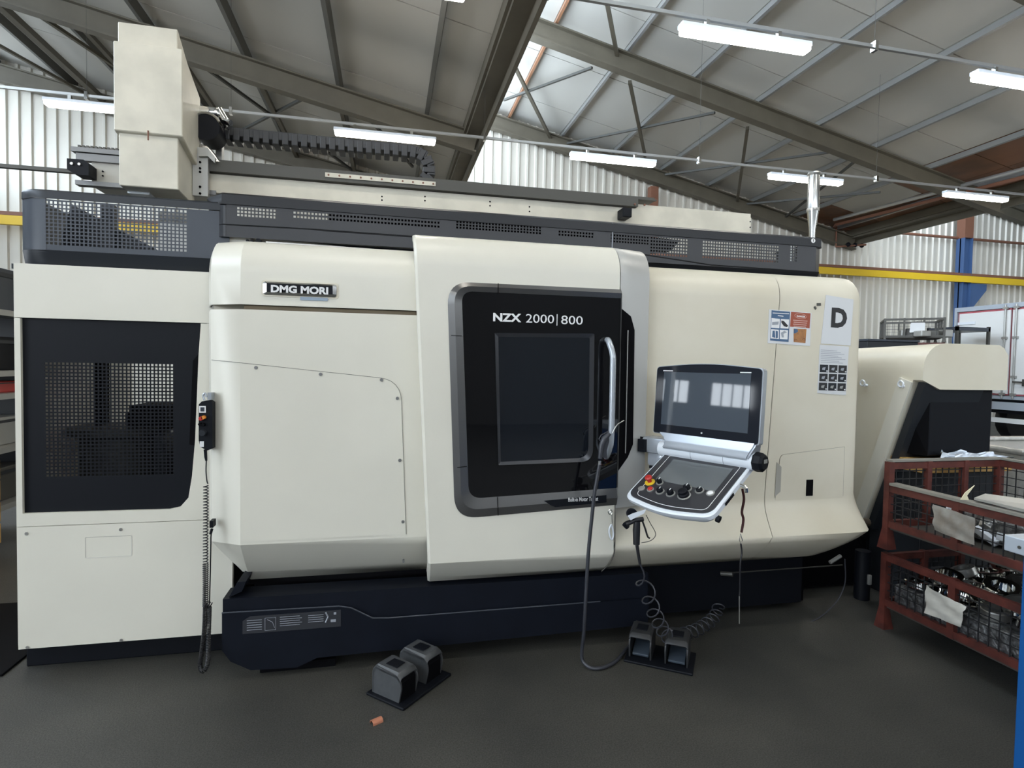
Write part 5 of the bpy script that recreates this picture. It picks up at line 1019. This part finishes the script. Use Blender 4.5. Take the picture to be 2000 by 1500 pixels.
prism(b, [(-0.024, x_, z_) for x_, z_ in pts_o+pts_i], (0.048, 0, 0)); o = obj('copper_pipe_piece', b, mat('copper', (0.55, 0.22, 0.13), 0.4, metal=0.3), None, 40, p); o.rotation_euler = (0, 0, 0.5); tag(o, 'short pinkish copper half pipe lying on the floor', 'pipe piece')
for k, (px, py) in enumerate(((1003, 1395), (700, 1415), (655, 1290), (1330, 1230+60))): pass

# ------------------------------------------------------------------ posters and magnets on the right panel
yP = YR-0.0075
def paper(name, label, cat, corners):
    t = thing(name, label, cat, (0, 0, 0)); return t
def quadp(name, mt_, par, pts4, y, t=0.0008): b = B(); prism(b, [(x_, y, z_) for x_, z_ in PP(pts4, y)], (0, -t, 0)); return obj(name, b, mt_, par)
T1 = thing('safety_poster', 'laminated safety sheet with blue and red blocks above the console', 'poster')
quadp('sheet', PAPER, T1, [(1502, 604), (1585, 611), (1582, 676), (1499, 670)], yP)
y1_ = yP-0.0009; y2_ = yP-0.0018; y3_ = yP-0.0027
bl = quadp('blue_block', BLUEI, T1, [(1507, 606), (1543, 609), (1540, 668), (1504, 665)], y1_)
for q in ([(1507, 621), (1523, 623), (1522, 641), (1506, 640)], [(1525, 623), (1541, 624), (1540, 642), (1524, 641)], [(1506, 643), (1521, 644), (1521, 662), (1505, 661)], [(1523, 644), (1539, 645), (1538, 663), (1523, 662)]): quadp('picture', WHITE, bl, q, y2_)
quadp('glove_picture', GREYI, bl, [(1508, 629), (1521, 628), (1520, 634), (1508, 635)], y3_)
quadp('shoe_picture', INK, bl, [(1526, 626), (1531, 627), (1539, 636), (1537, 639), (1531, 637), (1526, 630)], y3_)
quadp('trouser_picture', BLUEI, bl, [(1509, 646), (1513, 646), (1514, 660), (1508, 658)], y3_); quadp('trouser_picture', BLUEI, bl, [(1515, 646), (1519, 647), (1519, 660), (1515, 661)], y3_)
quadp('goggle_picture', GREYI, bl, [(1525, 650), (1532, 646), (1537, 649), (1530, 652), (1531, 659), (1527, 659)], y3_)
for k, (xa, xb2) in enumerate(((1509, 1541), (1519, 1530))): quadp('print_line', WHITE, bl, [(xa, 610.5+k*5), (xb2, 612+k*5), (xb2, 613.5+k*5), (xa, 612+k*5)], y2_)
rd = quadp('red_block', REDI, T1, [(1545, 609), (1583, 612), (1581, 641), (1543, 638)], y1_)
b = B(); c_ = at(1563.5, 617.5, y2_); tube(b, [(c_.x+0.041*math.cos(a), y2_, c_.z+0.0155*math.sin(a)-0.003*math.cos(a)) for a in [2*PI*k/20 for k in range(20)]], 0.0012, 4, closed=True); obj('oval', b, mat('pale_pink_ink', (0.6, 0.38, 0.33), 0.5), rd)
text('lettering', 'DANGER', WHITE, rd, (c_.x-0.027, y2_, c_.z-0.005), 0.0145, rot=(PI/2, 0.05, 0), bold=0.0004, ext=0.0003)
for k in range(4): quadp('print_line', bpy.data.materials['pale_pink_ink'], rd, [(1549+k % 2, 624.5+k*3.9), (1577-k, 626.5+k*3.9), (1577-k, 628+k*3.9), (1549+k % 2, 626+k*3.9)], y2_)
ob = quadp('orange_picture', ORI, T1, [(1550, 642), (1575, 643), (1573, 670), (1550, 668)], y1_); quadp('blue_patch', BLUEI, ob, [(1551, 642), (1557, 643), (1559, 647), (1554, 651), (1550, 651)], y2_)
for cx, cy in ((1554, 665), (1570, 664)):
    b = B(); c_ = at(cx, cy, y2_); tube(b, [(c_.x+0.010*math.cos(a), y2_, c_.z+0.009*math.sin(a)) for a in [PI*k/8 for k in range(9)]], 0.0012, 4); obj('arc_mark', b, RUST, ob)
T2 = thing('letter_poster', 'white sheet with a large black letter D, upper right panel', 'poster')
quadp('sheet', PAPER, T2, [(1613, 576), (1667, 585), (1661, 675), (1603, 671)], yP)
p = at(1621.5, 637, y1_); text('letter', 'D', INK, T2, (p.x, y1_, p.z), 0.158, rot=(PI/2, 0.02, 0), sx=1.0, bold=0.0075, ext=0.0004)
T3 = thing('instruction_sheet', 'white instruction sheet with nine dark photos under letter D', 'poster')
quadp('sheet', PAPER, T3, [(1601, 673), (1658, 677), (1652, 772), (1596, 768)], yP)
for k in range(8): quadp('print_line', GREYI, T3, [(1603, 683+k*3.4), (1635+(k*7) % 19, 685+k*3.4), (1635+(k*7) % 19, 685.9+k*3.4), (1603, 684+k*3.4)], y1_)
for r in range(3):
    for c in range(3):
        ox, oy = 1601.5+c*18.2-r*1.0, 712+c*0.7+r*17.5; pc = quadp('photo', INK if (r+c) % 3 else GREYD, T3, [(ox, oy), (ox+16, oy+.6), (ox+15.5, oy+15.5), (ox-0.5, oy+15)], y1_)
        quadp('photo_subject', ALU if r == 2 else GREYI, pc, [(ox+5, oy+6), (ox+11, oy+5), (ox+9, oy+11), (ox+4, oy+10)], y2_); quadp('photo_number', WHITE, pc, [(ox+12.5, oy+11.5), (ox+15, oy+11.5), (ox+15, oy+14), (ox+12.5, oy+14)], y2_)
for pts4, lb in (([(1595, 592), (1602, 592), (1602, 597), (1595, 597)], 'dark square magnet left of the letter D sheet'), ([(1589, 600), (1591, 598), (1594, 602), (1592, 605)], 'tiny tilted dark magnet left of the letter D sheet')):
    o = quadp('magnet', DKST, None, pts4, yP+0.001, 0.006); tag(o, lb, 'magnet')
